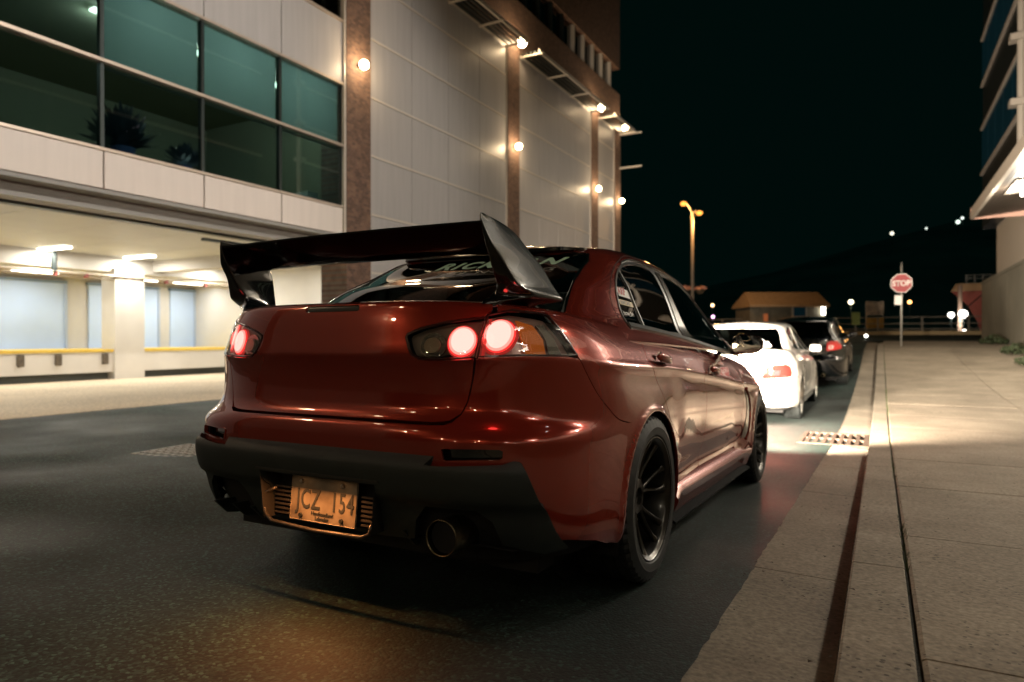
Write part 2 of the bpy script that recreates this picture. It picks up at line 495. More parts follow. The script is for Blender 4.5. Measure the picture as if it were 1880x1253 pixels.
# ---------------------------------------------------------------- ground
_zr = pchip([-60, -30, -10, 2.62, 7, 8.7, 10.8, 13.3, 16.4, 20, 25, 30, 36, 45, 60, 900], [1.6, 1.262, .488, 0, -.169, -.226, -.236, -.19, -.06, .17, .56, .76, .93, 1.12, 1.25, 1.3])
def zr(y): return float(_zr(np.array(float(y))))
def zg(x, y):
    w = float(sstep(-4.0, -9.7, np.array(x))) * (1 - float(sstep(24, 34, np.array(float(y)))))
    return zr(y) * (1 - w) + w * -.10
def asphalt():
    m, t, b = nodes('asphalt')
    tc = t.nodes.new('ShaderNodeTexCoord')
    n1 = t.nodes.new('ShaderNodeTexNoise'); n1.inputs['Scale'].default_value = .7; n1.inputs['Detail'].default_value = 7
    n2 = t.nodes.new('ShaderNodeTexVoronoi'); n2.inputs['Scale'].default_value = 100
    n3 = t.nodes.new('ShaderNodeTexNoise'); n3.inputs['Scale'].default_value = 70; n3.inputs['Detail'].default_value = 5
    for n in (n1, n2, n3): t.links.new(tc.outputs['Object'], n.inputs['Vector'])
    a = t.nodes.new('ShaderNodeValToRGB'); a.color_ramp.elements[0].position = .33; a.color_ramp.elements[0].color = (.0062, .0170, .0145, 1); a.color_ramp.elements[1].position = .7; a.color_ramp.elements[1].color = (.0135, .0320, .0270, 1)
    t.links.new(n1.outputs[0], a.inputs[0])
    sp_ = t.nodes.new('ShaderNodeSeparateColor'); t.links.new(n2.outputs['Color'], sp_.inputs[0])
    mr = t.nodes.new('ShaderNodeValToRGB'); mr.color_ramp.interpolation = 'CONSTANT'
    el = mr.color_ramp.elements; el[0].position = 0; el[0].color = (.10, .10, .10, 1); el[1].position = .45; el[1].color = (.28, .28, .28, 1)
    for q_, c_ in ((.74, .60), (.90, .95), (.96, 1.35)):
        e_ = el.new(q_); e_.color = (c_, c_, c_, 1)
    t.links.new(sp_.outputs[0], mr.inputs[0])
    mx = t.nodes.new('ShaderNodeVectorMath'); mx.operation = 'SCALE'
    vc = t.nodes.new('ShaderNodeTexVoronoi'); vc.feature = 'DISTANCE_TO_EDGE'; vc.inputs['Scale'].default_value = .42
    nd = t.nodes.new('ShaderNodeTexNoise'); nd.inputs['Scale'].default_value = 2.2; nd.inputs['Detail'].default_value = 6
    t.links.new(tc.outputs['Object'], nd.inputs['Vector'])
    ad = t.nodes.new('ShaderNodeVectorMath'); ad.operation = 'MULTIPLY_ADD'; ad.inputs[1].default_value = (.6, .6, .6)
    t.links.new(nd.outputs['Color'], ad.inputs[0]); t.links.new(tc.outputs['Object'], ad.inputs[2]); t.links.new(ad.outputs[0], vc.inputs['Vector'])
    ck = t.nodes.new('ShaderNodeMapRange'); ck.inputs[1].default_value = .001; ck.inputs[2].default_value = .005; ck.inputs[3].default_value = .45; ck.inputs[4].default_value = 1.0
    t.links.new(vc.outputs['Distance'], ck.inputs[0])
    n5 = t.nodes.new('ShaderNodeTexNoise'); n5.inputs['Scale'].default_value = .23; n5.inputs['Detail'].default_value = 3; t.links.new(tc.outputs['Object'], n5.inputs['Vector'])
    pt_ = t.nodes.new('ShaderNodeMapRange'); pt_.inputs[1].default_value = .40; pt_.inputs[2].default_value = .60; pt_.inputs[3].default_value = .5; pt_.inputs[4].default_value = 1.35; t.links.new(n5.outputs[0], pt_.inputs[0])
    m1 = t.nodes.new('ShaderNodeMath'); m1.operation = 'MULTIPLY'; t.links.new(ck.outputs[0], m1.inputs[0]); t.links.new(pt_.outputs[0], m1.inputs[1])
    m0 = t.nodes.new('ShaderNodeMath'); m0.operation = 'MULTIPLY'; m0.inputs[1].default_value = 3.0; t.links.new(mr.outputs[0], m0.inputs[0])
    m2 = t.nodes.new('ShaderNodeMath'); m2.operation = 'MULTIPLY'; t.links.new(m1.outputs[0], m2.inputs[0]); t.links.new(m0.outputs[0], m2.inputs[1])
    t.links.new(a.outputs[0], mx.inputs[0]); t.links.new(m2.outputs[0], mx.inputs['Scale']); t.links.new(mx.outputs[0], b.inputs['Base Color'])
    r_ = t.nodes.new('ShaderNodeMapRange'); r_.inputs[1].default_value = .35; r_.inputs[2].default_value = .65; r_.inputs[3].default_value = .52; r_.inputs[4].default_value = .82
    t.links.new(n1.outputs[0], r_.inputs[0]); t.links.new(r_.outputs[0], b.inputs['Roughness'])
    add = t.nodes.new('ShaderNodeMath'); add.operation = 'MULTIPLY_ADD'; add.inputs[1].default_value = -1.0
    t.links.new(n2.outputs['Distance'], add.inputs[0]); t.links.new(n3.outputs[0], add.inputs[2])
    bp = t.nodes.new('ShaderNodeBump'); bp.inputs['Strength'].default_value = .22; bp.inputs['Distance'].default_value = .005
    t.links.new(add.outputs[0], bp.inputs['Height']); t.links.new(bp.outputs[0], b.inputs['Normal'])
    return m
def concrete(name, c0, c1, pits=.5, scale=1.0, bump=.35):
    m, t, b = nodes(name)
    tc = t.nodes.new('ShaderNodeTexCoord')
    mp = t.nodes.new('ShaderNodeMapping'); mp.inputs['Scale'].default_value = (scale, scale, scale)
    t.links.new(tc.outputs['Object'], mp.inputs[0])
    n1 = t.nodes.new('ShaderNodeTexNoise'); n1.inputs['Scale'].default_value = 1.1; n1.inputs['Detail'].default_value = 9; n1.inputs['Roughness'].default_value = .65
    n2 = t.nodes.new('ShaderNodeTexNoise'); n2.inputs['Scale'].default_value = 55; n2.inputs['Detail'].default_value = 4
    n3 = t.nodes.new('ShaderNodeTexVoronoi'); n3.inputs['Scale'].default_value = 34; n3.inputs['Randomness'].default_value = 1
    for n in (n1, n2, n3): t.links.new(mp.outputs[0], n.inputs['Vector'])
    a = t.nodes.new('ShaderNodeValToRGB'); a.color_ramp.elements[0].position = .3; a.color_ramp.elements[0].color = (*c0, 1); a.color_ramp.elements[1].position = .68; a.color_ramp.elements[1].color = (*c1, 1)
    t.links.new(n1.outputs[0], a.inputs[0])
    # small dark pits, only where a coarse noise allows them
    n4 = t.nodes.new('ShaderNodeTexNoise'); n4.inputs['Scale'].default_value = 2.4; n4.inputs['Detail'].default_value = 3
    t.links.new(mp.outputs[0], n4.inputs['Vector'])
    th = t.nodes.new('ShaderNodeMapRange'); th.inputs[1].default_value = .42; th.inputs[2].default_value = .66; th.inputs[3].default_value = .02; th.inputs[4].default_value = .24
    t.links.new(n4.outputs[0], th.inputs[0])
    lt = t.nodes.new('ShaderNodeMath'); lt.operation = 'LESS_THAN'; t.links.new(n3.outputs['Distance'], lt.inputs[0]); t.links.new(th.outputs[0], lt.inputs[1])
    sc = t.nodes.new('ShaderNodeMapRange'); sc.inputs[3].default_value = 1; sc.inputs[4].default_value = 1 - pits; t.links.new(lt.outputs[0], sc.inputs[0])
    g = t.nodes.new('ShaderNodeMapRange'); g.inputs[1].default_value = .3; g.inputs[2].default_value = .7; g.inputs[3].default_value = .66; g.inputs[4].default_value = 1.28; t.links.new(n2.outputs[0], g.inputs[0])
    mu = t.nodes.new('ShaderNodeMath'); mu.operation = 'MULTIPLY'; t.links.new(sc.outputs[0], mu.inputs[0]); t.links.new(g.outputs[0], mu.inputs[1])
    mx = t.nodes.new('ShaderNodeVectorMath'); mx.operation = 'SCALE'; t.links.new(a.outputs[0], mx.inputs[0]); t.links.new(mu.outputs[0], mx.inputs['Scale']); t.links.new(mx.outputs[0], b.inputs['Base Color'])
    b.inputs['Roughness'].default_value = .82
    h = t.nodes.new('ShaderNodeMath'); h.operation = 'MULTIPLY_ADD'; h.inputs[1].default_value = -1.2; t.links.new(lt.outputs[0], h.inputs[0]); t.links.new(n2.outputs[0], h.inputs[2])
    bp = t.nodes.new('ShaderNodeBump'); bp.inputs['Strength'].default_value = bump; bp.inputs['Distance'].default_value = .006
    t.links.new(h.outputs[0], bp.inputs['Height']); t.links.new(bp.outputs[0], b.inputs['Normal'])
    return m
m_asphalt = asphalt()
m_conc = concrete('pavement_concrete', (.195, .160, .115), (.37, .31, .235), pits=.68, bump=.55)
m_kerb = concrete('kerb_concrete', (.19, .16, .12), (.36, .305, .235), pits=.66, bump=.5)
m_gut = concrete('gutter_concrete', (.18, .15, .115), (.34, .29, .22), pits=.5, bump=.5)
m_kerb_face = concrete('kerb_face_dark', (.006, .010, .009), (.017, .025, .022), pits=.6)
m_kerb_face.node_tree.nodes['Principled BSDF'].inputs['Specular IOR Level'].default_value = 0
def sheet(name, xs, ys, m, dz=0.0, zf=zg, kind='structure', parent=None, jit=None):
    vs = []
    for y in ys:
        for i, x in enumerate(xs):
            xx = x + (jit(y) if jit and i == len(xs) - 1 else 0)
            vs.append((xx, y, zf(xx, y) + dz))
    n = len(xs); fs = [(j * n + i, j * n + i + 1, (j + 1) * n + i + 1, (j + 1) * n + i) for j in range(len(ys) - 1) for i in range(n - 1)]
    me = bpy.data.meshes.new(name); me.from_pydata(vs, [], fs)
    o = link(name, me, m, parent, True)
    if kind: o['kind'] = kind
    return o
yy = np.r_[np.linspace(-30, -6, 13), np.arange(-5.5, 31.6, .5)]
yn = np.r_[np.linspace(-30, -3, 10), np.arange(-2, 14, .05), np.arange(14, 31.6, .25)]
rj = random.Random(3); jv = {}
def edge_jit(y):
    return .002 * math.sin(y * 7.1) + rj.uniform(-.0045, .0045)
sheet('road', list(np.linspace(-9.95, -1.0, 19)) + [-.75, -.47], yn, m_asphalt, .006, jit=edge_jit)
far = lambda x, y: zr(y)
sheet('cross_street', np.linspace(-120, 120, 25), np.r_[np.arange(31.5, 60, 1.5), [80, 150, 400, 900]], m_asphalt, 0.0, zf=far)
# gutter pans, kerb stones and slabs, all following the dip of the street
gut = empty('gutter'); gut['kind'] = 'structure'
kerb = empty('kerb'); kerb['kind'] = 'structure'
pav = empty('pavement'); pav['kind'] = 'structure'
MB().box((-.6, -30, -3), (-.55, -29.9, -2.9))
def strip_piece(name, sec, y0, y1, m, parent, n=5, jit=0):
    rr = []
    for i in range(n + 1):
        y = y0 + (y1 - y0) * i / n
        rr.append([(x, y, zr(y) + z) for x, z in sec])
    o = MB().loft(rr).build(name, m, parent)
    if name == 'kerb_stone':   # darker concrete on the road-side face
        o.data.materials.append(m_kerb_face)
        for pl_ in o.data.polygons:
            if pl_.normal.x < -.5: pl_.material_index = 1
    return o
gj = [-12, -9, -6, -3, 0, 3.05, 5.1, 6.55, 8.12]
for a, b in zip(gj[:-1], gj[1:]): strip_piece('gutter_pan', [(-.53, -.06), (-.106, -.06), (-.106, -.008), (-.50, .001)], a + .004, b - .004, m_gut, gut, 6)
for i in range(7): strip_piece('gutter_pan', [(-.53, -.06), (-.106, -.06), (-.106, -.008), (-.50, .001)], 9.28 + i * 3 + .005, 9.28 + (i + 1) * 3 - .005, m_gut, gut, 6)
kj = [-12, -9, -6, -3, 0, 3.05, 6.1, 9.15, 12.2, 15.25, 18.3, 21.3, 24.3, 27.0]
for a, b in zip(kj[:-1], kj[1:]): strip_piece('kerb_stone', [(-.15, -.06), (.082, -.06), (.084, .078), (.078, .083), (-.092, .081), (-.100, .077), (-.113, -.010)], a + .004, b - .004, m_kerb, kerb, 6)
sj = np.arange(-7.0, 28.6, 1.52)
for a in sj:
    for (x0, x1) in ((.096, 1.83), (1.842, 3.62)):
        t_ = rj.uniform(-.001, .001); x0 = x0 + (rj.uniform(-.002, .004) if x0 < 1 else 0)
        strip_piece('paving_slab', [(x0, -.05), (x1, -.05), (x1, .092 + t_), (x0 + .012, .086 + t_), (x0, .080 + t_)], a + .005, a + 1.52 - .005, m_conc, pav, 3)
m_soil = mat('joint_soil', (.012, .012, .010), .95, noise=.5, nscale=30)
sheet('joint_fill', [.0835, .0965], yn[yn < 28.5], mat('joint_fill', (.030, .029, .022), .95, noise=.6, nscale=60, bump=.8, bscale=200), .070, zf=far, parent=pav, kind=None)
sheet('joint_soil', [-.60, .09, .2, 1.9, 3.75], yy[yy < 29.5], m_soil, -.012, zf=far, parent=pav, kind=None)
# rounded pavement end at the crossing
cpts = [(3.62, 28.6), (.1, 28.6), (-.1, 28.0), (-.1, 28.6)]
cr = [(-.1 + 0, 27.0)] + [(-.1 + 2.2 * (1 - math.cos(R(a))), 27.0 + 2.6 * math.sin(R(a))) for a in range(0, 91, 10)] + [(3.62, 29.6), (3.62, 28.2), (.10, 28.2), (.10, 27.0)]
mb = MB(); n_ = len(cr)
mb.add([(x, y, zr(y) + .083) for x, y in cr] + [(x, y, zr(y) - .05) for x, y in cr], [tuple(range(n_))] + [(i, (i + 1) % n_, n_ + (i + 1) % n_, n_ + i) for i in range(n_)])
mb.build('pavement_corner', m_conc, pav)
# weeds in the joint behind the kerb
mb = MB(); rw = random.Random(11)
for i in range(1300):
    y = rw.uniform(4.5, 26) if i > 260 else rw.uniform(1.2, 4.5); 
    if math.sin(y * 2.3) + math.sin(y * .9 + 2) < rw.uniform(-1.2, 1.2): continue
    x = .093 + rw.uniform(-.006, .006); z = zr(y) + .06; h = rw.uniform(.02, .06); a = rw.uniform(0, 6.28); d = .5 * h
    mb.add([(x - .002, y, z), (x + .002, y + .002, z), (x + d * math.cos(a) * .6, y + d * math.sin(a), z + h)], [(0, 1, 2)])
w_ = mb.build('joint_weeds', mat('weed_green', (.05, .075, .02), .7)); tag(w_, 'small green weeds sprouting in the joint behind the kerb', 'weeds', kind='stuff')
# litter of leaf scraps on the gutter and kerb
mb = MB()
for i in range(260):
    y = rw.uniform(1.0, 7.5); x = rw.choice([rw.uniform(-.5, -.1), rw.uniform(-.2, -.08), rw.uniform(-.08, 1.2)])
    z = zr(y) + (.004 if x < -.15 else .086 if x > -.09 else .05) + .002; s_ = rw.uniform(.003, .012); a = rw.uniform(0, 6.28)
    mb.add([(x + s_ * math.cos(a + q), y + s_ * .6 * math.sin(a + q), z + (.003 if q else 0)) for q in (0, 1.9, 3.6)], [(0, 1, 2)])
g_ = mb.build('leaf_scraps', mat('leaf_scrap', (.05, .035, .02), .9)); tag(g_, 'tiny dry leaf scraps and grit scattered along kerb and pavement', 'litter', kind='stuff')
# drain grate
dz0 = zr(8.7) + .014
dg = empty('drain_grate', (-.42, 8.70, dz0), label='rusty iron drain grate set in the gutter beside the kerb', cat='drain')
m_rust = mat('rusty_iron', (.07, .048, .035), .65, metal=.5, noise=.5, nscale=25, bump=.3, bscale=120)
MB().box((-.40, -.50, -.10), (.34, .50, -.09)).build('pit', m_black, dg)
fr_ = MB(); fr_.box((-.40, -.50, -.05), (-.355, .50, .010)); fr_.box((.295, -.50, -.05), (.34, .50, .010)); fr_.box((-.355, -.50, -.05), (.295, -.45, .010)); fr_.box((-.355, .45, -.05), (.295, .50, .010)); fr_.box((-.355, -.02, -.05), (.295, .02, .008))
fr_.build('frame', m_rust, dg)
for k in range(8):
    x = -.33 + k * .0835; MB().box((x, -.45, -.04), (x + .040, .45, .007)).build('bar', m_rust, dg)
# square steel cover in the road
cx, cyv = -5.45, 3.95
mc = empty('manhole_cover', (cx, cyv, zg(cx, cyv) + .008), (0, 0, R(4)), label='pale square chequered steel cover set in the road', cat='manhole cover')
m_steelp = mat('worn_steel', (.30, .28, .24), .45, metal=.6, noise=.3, nscale=9)
MB().box((-.33, -.33, -.02), (.33, .33, .002)).build('plate', m_steelp, mc)
st0 = None
for i in range(7):
    for j in range(7):
        c = (-.27 + i * .09, -.27 + j * .09, .0)
        if st0 is None: st0 = MB().box((-.028, -.028, .001), (.028, .028, .008)).build('tread_stud', m_steelp, mc); st0.location = c
        else: o = st0.copy(); C.objects.link(o); o.parent = mc; o.location = c

# ---------------------------------------------------------------- the clad building on the left
FX = -10.5
def streak_mat(name, col, amt, rough):
    m, t, b = nodes(name)
    tc = t.nodes.new('ShaderNodeTexCoord'); mp = t.nodes.new('ShaderNodeMapping'); mp.inputs['Scale'].default_value = (3, 3, .22)
    n1 = t.nodes.new('ShaderNodeTexNoise'); n1.inputs['Scale'].default_value = 2.5; n1.inputs['Detail'].default_value = 7
    t.links.new(tc.outputs['Object'], mp.inputs[0]); t.links.new(mp.outputs[0], n1.inputs[0])
    mr = t.nodes.new('ShaderNodeMapRange'); mr.inputs[1].default_value = .3; mr.inputs[2].default_value = .7; mr.inputs[3].default_value = 1 - amt; mr.inputs[4].default_value = 1 + amt * .5; t.links.new(n1.outputs[0], mr.inputs[0])
    mx = t.nodes.new('ShaderNodeVectorMath'); mx.operation = 'SCALE'; mx.inputs[0].default_value = col; t.links.new(mr.outputs[0], mx.inputs['Scale']); t.links.new(mx.outputs[0], b.inputs['Base Color'])
    b.inputs['Roughness'].default_value = rough
    return m
m_panel = streak_mat('cladding_panel', (.44, .42, .41), .08, .42)
m_span = streak_mat('spandrel_panel', (.78, .70, .63), .05, .45)
m_strip = mat('aluminium_strip', (.66, .60, .52), .4, metal=.1)
m_mull = mat('dark_mullion', (.03, .04, .038), .4, metal=.5)
def brick_mat():
    m, t, b = nodes('brick')
    tc = t.nodes.new('ShaderNodeTexCoord')
    sx = t.nodes.new('ShaderNodeSeparateXYZ'); cx_ = t.nodes.new('ShaderNodeCombineXYZ')
    t.links.new(tc.outputs['Object'], sx.inputs[0]); t.links.new(sx.outputs[1], cx_.inputs[0]); t.links.new(sx.outputs[2], cx_.inputs[1])
    br = t.nodes.new('ShaderNodeTexBrick'); br.inputs['Scale'].default_value = 4.4
    br.inputs['Color1'].default_value = (.20, .11, .07, 1); br.inputs['Color2'].default_value = (.10, .055, .04, 1); br.inputs['Mortar'].default_value = (.15, .12, .095, 1)
    br.inputs['Mortar Size'].default_value = .018
    t.links.new(cx_.outputs[0], br.inputs[0])
    nz = t.nodes.new('ShaderNodeTexNoise'); nz.inputs['Scale'].default_value = 6; t.links.new(tc.outputs['Object'], nz.inputs[0])
    mr = t.nodes.new('ShaderNodeMapRange'); mr.inputs[3].default_value = .5; mr.inputs[4].default_value = 1.5; t.links.new(nz.outputs[0], mr.inputs[0])
    mx = t.nodes.new('ShaderNodeVectorMath'); mx.operation = 'SCALE'; t.links.new(br.outputs[0], mx.inputs[0]); t.links.new(mr.outputs[0], mx.inputs['Scale'])
    t.links.new(mx.outputs[0], b.inputs['Base Color']); b.inputs['Roughness'].default_value = .85
    bp = t.nodes.new('ShaderNodeBump'); bp.inputs['Strength'].default_value = .5; bp.inputs['Distance'].default_value = .01; bp.invert = True
    t.links.new(br.outputs[1], bp.inputs['Height']); t.links.new(bp.outputs[0], b.inputs['Normal'])
    return m
m_brick = brick_mat()
bld = empty('loading_bay_building', (FX, 12, 0), label='long brick building with pale cladding panels, glazed first floor and lit loading bay', cat='building')
def bb(name, a, b, m, bevel=0, par=None, **kw):
    """box in world coordinates, child of the building"""
    o = MB().box([a[0] - FX, a[1] - 12, a[2]], [b[0] - FX, b[1] - 12, b[2]]).build(name, m, par or bld, bevel=bevel, **kw)
    return o
ROW = [3.84, 5.21, 6.57, 7.95, 9.30, 10.25]
piers = [(-11.2, -10.4), (-3.7, -2.9), (3.40, 4.20), (11.60, 12.42), (19.07, 19.85), (26.21, 26.94), (29.0, 29.72)]
for (a, b) in piers: bb('brick_pier', (FX - .7, a, -.1), (FX + .06, b, 10.5), m_brick)
# brick storeys above
bb('brick_wall', (FX - 8, -20, 10.30), (FX + .02, 29.72, 12.0), m_brick)
bb('brick_wall', (FX - 8, -20, 13.15), (FX + .02, 29.72, 22.0), m_brick)
bb('end_wall', (FX - 8, 29.3, -.1), (FX - .71, 29.7, 10.3), m_brick)
for i, y in enumerate(np.arange(-10, 29, 1.02)):
    if y + .9 > 28.8: break
    bb('window', (FX - .22, y, 12.0), (FX - .18, y + .90, 13.15), glass_mat('dark_window', (.05, .07, .07), .06))
    bb('mullion', (FX - .25, y + .90, 12.0), (FX - .05, y + 1.02, 13.15), m_mull if y < 23 else m_strip)
bb('window_backing', (FX - 1.2, -20, 12.0), (FX - 1.1, 29.2, 13.15), m_black)
# ground-to-eaves cladding bays
def clad_bay(y0, y1, n, z0=-.2):
    w = (y1 - y0) / n
    rows = [z0, 1.12, 2.48] + ROW
    for r_ in range(len(rows) - 1):
        for i in range(n):
            bb('cladding_panel', (FX - .06, y0 + i * w + .006, rows[r_] + .030), (FX, y0 + (i + 1) * w - .006, rows[r_ + 1] - .030), m_panel, bevel=.004)
        bb('joint_strip', (FX - .05, y0, rows[r_ + 1] - .024), (FX + .012, y1, rows[r_ + 1] + .024), m_strip)
    for yv in (y0, y1): bb('edge_trim', (FX - .06, yv - .02 if yv == y0 else yv - .045, z0), (FX + .03, yv + .045 if yv == y0 else yv + .02, 10.28), m_strip)
    bb('panel_backing', (FX - .12, y0, z0), (FX - .07, y1, 10.25), mat('joint_dark', (.05, .05, .048), .8))
clad_bay(12.42, 19.07, 4); clad_bay(19.85, 26.21, 4); clad_bay(26.94, 29.0, 1)
clad_bay(-10.4, -3.7, 4)
clad_bay(-2.9, 3.4, 4)
# sunshade louvres and their lamps under the brick storey
def globe(name, loc, r_, energy, label, mcol=(1, .72, .42), es=55, group='round wall lamps on the brick piers'):
    g = empty(name, loc, label=label, cat='lamp', group=group)
    mb = MB(); prof = [(-r_ * math.cos(R(a)), max(.0005, r_ * math.sin(R(a)))) for a in range(0, 181, 18)]
    mb.lathe(prof, 16, 'z'); mb.build('globe', emit_mat('lamp_globe', mcol, es), g, smooth=True)
    MB().lathe([(-.20, .05), (-.20, .06), (-.05, .045), (-.05, .0)], 12, 'x').build('bracket', m_mull, g)
    lamp('globe_light', 'POINT', (r_ + .08, 0, 0), energy, mcol, g, r_)
    return g
shade_bays = [(12.5, 19.0), (19.9, 26.15), (27.0, 29.6)]
for (a, b) in shade_bays:
    for k in range(4):
        x = FX + .12 + k * .15
        bb('louvre_blade', (x, a, 10.20), (x + .05, b, 10.27), m_mull)
    bb('louvre_rail', (FX + .72, a, 10.19), (FX + .78, b, 10.30), m_strip)
    n = max(1, int((b - a) / 1.6))
    for i in range(n + 1):
        yv = a + .05 + (b - a - .1) * i / n
        bb('louvre_arm', (FX + .02, yv - .035, 10.15), (FX + .86, yv + .035, 10.19), m_strip)
bb('louvre_arm', (FX, 29.55, 10.1), (FX + 1.1, 29.62, 10.16), m_strip); bb('louvre_arm', (FX, 29.55, 8.6), (FX + 1.1, 29.62, 8.66), m_strip)
for (yv, nm) in ((12.0, 'on the widest brick pier, left of the panel wall'), (19.5, 'on the second brick pier, halfway up the panel wall'), (26.58, 'on the third brick pier, before the far corner'), (29.45, 'on the far corner of the brick building')):
    globe('wall_lamp', (FX + .22, yv, 7.12), .105, 34, 'glowing round lamp ' + nm)
for (yv, nm) in ((19.45, 'second'), (26.5, 'third'), (29.5, 'last'), (12.0, 'widest'), (-3.3, 'nearest unseen'), (-10.8, 'farthest unseen')):
    globe('eaves_lamp', (FX + .36, yv, 10.42), .15, 22, 'glowing lamp above the louvres at the %s pier' % nm, group='lamps under the eaves')
for yv, nm in ((-10.8, 'farthest behind the camera'), (-3.3, 'just behind the camera'), (3.8, 'left of the loading bay, out of the picture')): globe('wall_lamp', (FX + .22, yv, 7.12), .13, 150, 'glowing round lamp on the brick pier ' + nm)
# glazed first floor over the loading bay
PY = [4.20, 6.25, 8.02, 9.79, 11.55]
m_pane = glass_mat('green_pane', (.50, .60, .585), .06, .015)
for (a, b) in zip(PY[:-1], PY[1:]):
    bb('spandrel_panel', (FX - .08, a + .012, 3.25), (FX, b - .012, 3.83), m_span, bevel=.006)
    bb('pane', (FX - .06, a + .03, 3.87), (FX - .045, b - .03, 5.185), m_pane)
    bb('pane', (FX - .06, a + .03, 5.235), (FX - .045, b - .03, 6.545), m_pane)
    bb('mullion', (FX - .12, b - .03, 3.87), (FX - .03, b + .03, 6.55), m_mull)
    bb('cladding_panel', (FX - .08, a + .008, 6.60), (FX, b - .008, 7.93), m_panel, bevel=.005)
    bb('pane', (FX - .06, a + .03, 8.0), (FX - .045, b - .03, 10.2), m_pane)
bb('spandrel_backing', (FX - .35, 4.2, 3.20), (FX - .085, 11.6, 3.845), mat('joint_dark', (.05, .05, .048), .8))
for z, t_ in ((3.85, .022), (5.21, .026), (6.57, .026), (7.96, .026)): bb('window_rail', (FX - .10, 4.2, z - t_), (FX + .035, 11.6, z + t_), mat('rail_bronze', (.52, .43, .35), .4, metal=.4))
bb('edge_trim', (FX - .08, 11.55, 2.9), (FX + .045, 11.62, 10.2), m_strip)
bb('panel_backing', (FX - .4, 4.2, 6.6), (FX - .09, 11.6, 7.93), m_black)
# rooms behind the panes
m_room = mat('room_wall', (.24, .25, .17), .9)
bb('room_back_wall', (FX - 5.6, 3.4, 3.6), (FX - 5.5, 12.4, 6.6), m_room)
bb('room_ceiling', (FX - 5.5, 3.4, 6.55), (FX - .13, 12.4, 6.62), m_room)
bb('room_floor', (FX - 5.5, 3.4, 3.55), (FX - .36, 12.4, 3.60), m_room)
for yv in (3.4, 12.3): bb('room_side_wall', (FX - 5.5, yv, 3.6), (FX - .13, yv + .1, 6.55), m_room)
bb('upper_room_back', (FX - 3, 3.4, 7.95), (FX - 2.9, 12.4, 10.3), m_black)
def blind_mat():
    m, t, b = nodes('blind_cloth'); t.nodes.remove(b)
    d = t.nodes.new('ShaderNodeBsdfDiffuse'); d.inputs[0].default_value = (.46, .58, .55, 1)
    tr = t.nodes.new('ShaderNodeBsdfTranslucent'); tr.inputs[0].default_value = (.46, .58, .55, 1)
    mx = t.nodes.new('ShaderNodeMixShader'); t.links.new(d.outputs[0], mx.inputs[1]); t.links.new(tr.outputs[0], mx.inputs[2]); t.links.new(mx.outputs[0], t.nodes['Material Output'].inputs[0])
    return m
m_blind = blind_mat()
for (a, b) in zip(PY[1:-1], PY[2:]): MB().add([(-.155, a + .02 - 12, 5.24), (-.155, b - .02 - 12, 5.24), (-.155, b - .02 - 12, 6.54), (-.155, a + .02 - 12, 6.54)], [(0, 1, 2, 3)]).build('roller_blind', m_blind, bld)
for (a, b) in zip(PY[1:-1], PY[2:]): bb('blind_bar', (FX - .18, a + .02, 5.14), (FX - .15, b - .02, 5.19), mat('blind_bar', (.30, .36, .33), .5))
bb('doorway', (FX - 5.49, 9.9, 3.6), (FX - 5.45, 11.0, 5.1), m_black); bb('doorway', (FX - 5.49, 11.5, 3.6), (FX - 5.45, 12.1, 4.9), m_black)
bb('cabinet', (FX - 4.6, 4.2, 3.6), (FX - 3.8, 5.2, 5.6), mat('cabinet', (.03, .04, .035), .7))
bb('pale_box', (FX - 1.2, 11.3, 3.6), (FX - .8, 11.6, 4.25), mat('pale_box', (.4, .45, .42), .7))
for (x, yv, z, ln, e) in ((FX - 2.2, 4.70, 5.95, .22, 9), (FX - 1.25, 10.7, 6.50, .3, 48), (FX - 1.25, 8.9, 6.50, .3, 48), (FX - 1.25, 7.1, 6.50, .3, 48)):  # last three tubes are added to light the blinds from behind
    bb('tube_light', (x - .08, yv - ln, z), (x + .08, yv + ln, z + .04), emit_mat('room_tube', (.9, 1, .85), 9 if yv < 6 else 1.5))
    lamp('room_light', 'POINT', (x - FX, yv - 12, z - .10), e, (.92, 1.0, .97), bld, .05)
# the flank of the bay: ceiling, dock, doors
m_cream = mat('cream_paint', (.60, .575, .525), .6, noise=.06, nscale=1.5)
m_ceil = mat('bay_ceiling', (.58, .58, .53), .45, noise=.07, nscale=.9)
bb('soffit', (FX - .35, 4.2, 3.18), (FX - .02, 11.6, 3.24), mat('soffit_grey', (.30, .29, .27), .5))
bb('lintel', (FX - .75, 3.4, 2.98), (FX - .36, 12.4, 3.3), mat('soffit_grey', (.30, .29, .27), .5))
bb('door_track', (FX - .95, 3.4, 2.94), (FX - .78, 12.4, 2.99), m_mull)
bb('door_track', (FX - 1.25, 8.9, 2.86), (FX - 1.15, 11.5, 2.92), m_mull)
for i in range(8):
    a = 3.0 + i * 1.45
    for j, (x0, x1) in enumerate(((-14.0, -11.2), (-17.0, -14.01))):
        bb('ceiling_board', (x0, a + .006, 3.0), (x1, a + 1.444, 3.06), m_ceil)
bb('ceiling_deck', (-19.6, 2.5, 3.08), (-10.9, 15.0, 3.15), m_ceil)
bb('ceiling_beam', (-17.55, 2.5, 2.62), (-17.05, 14.6, 3.06), m_cream); bb('ceiling_beam', (-19.3, 2.5, 2.75), (-18.9, 14.6, 3.07), m_cream)
bb('cross_beam', (-17.05, 11.45, 2.70), (-11.3, 11.85, 3.0), m_cream)
bb('bay_side_wall', (-19.6, 14.5, -.1), (-10.9, 14.7, 3.1), m_cream); bb('bay_side_wall', (-19.6, 2.4, -.1), (-10.9, 2.6, 3.1), m_cream)
bb('bay_back_wall', (-19.7, 2.5, -.1), (-19.5, 14.6, 3.1), m_cream)
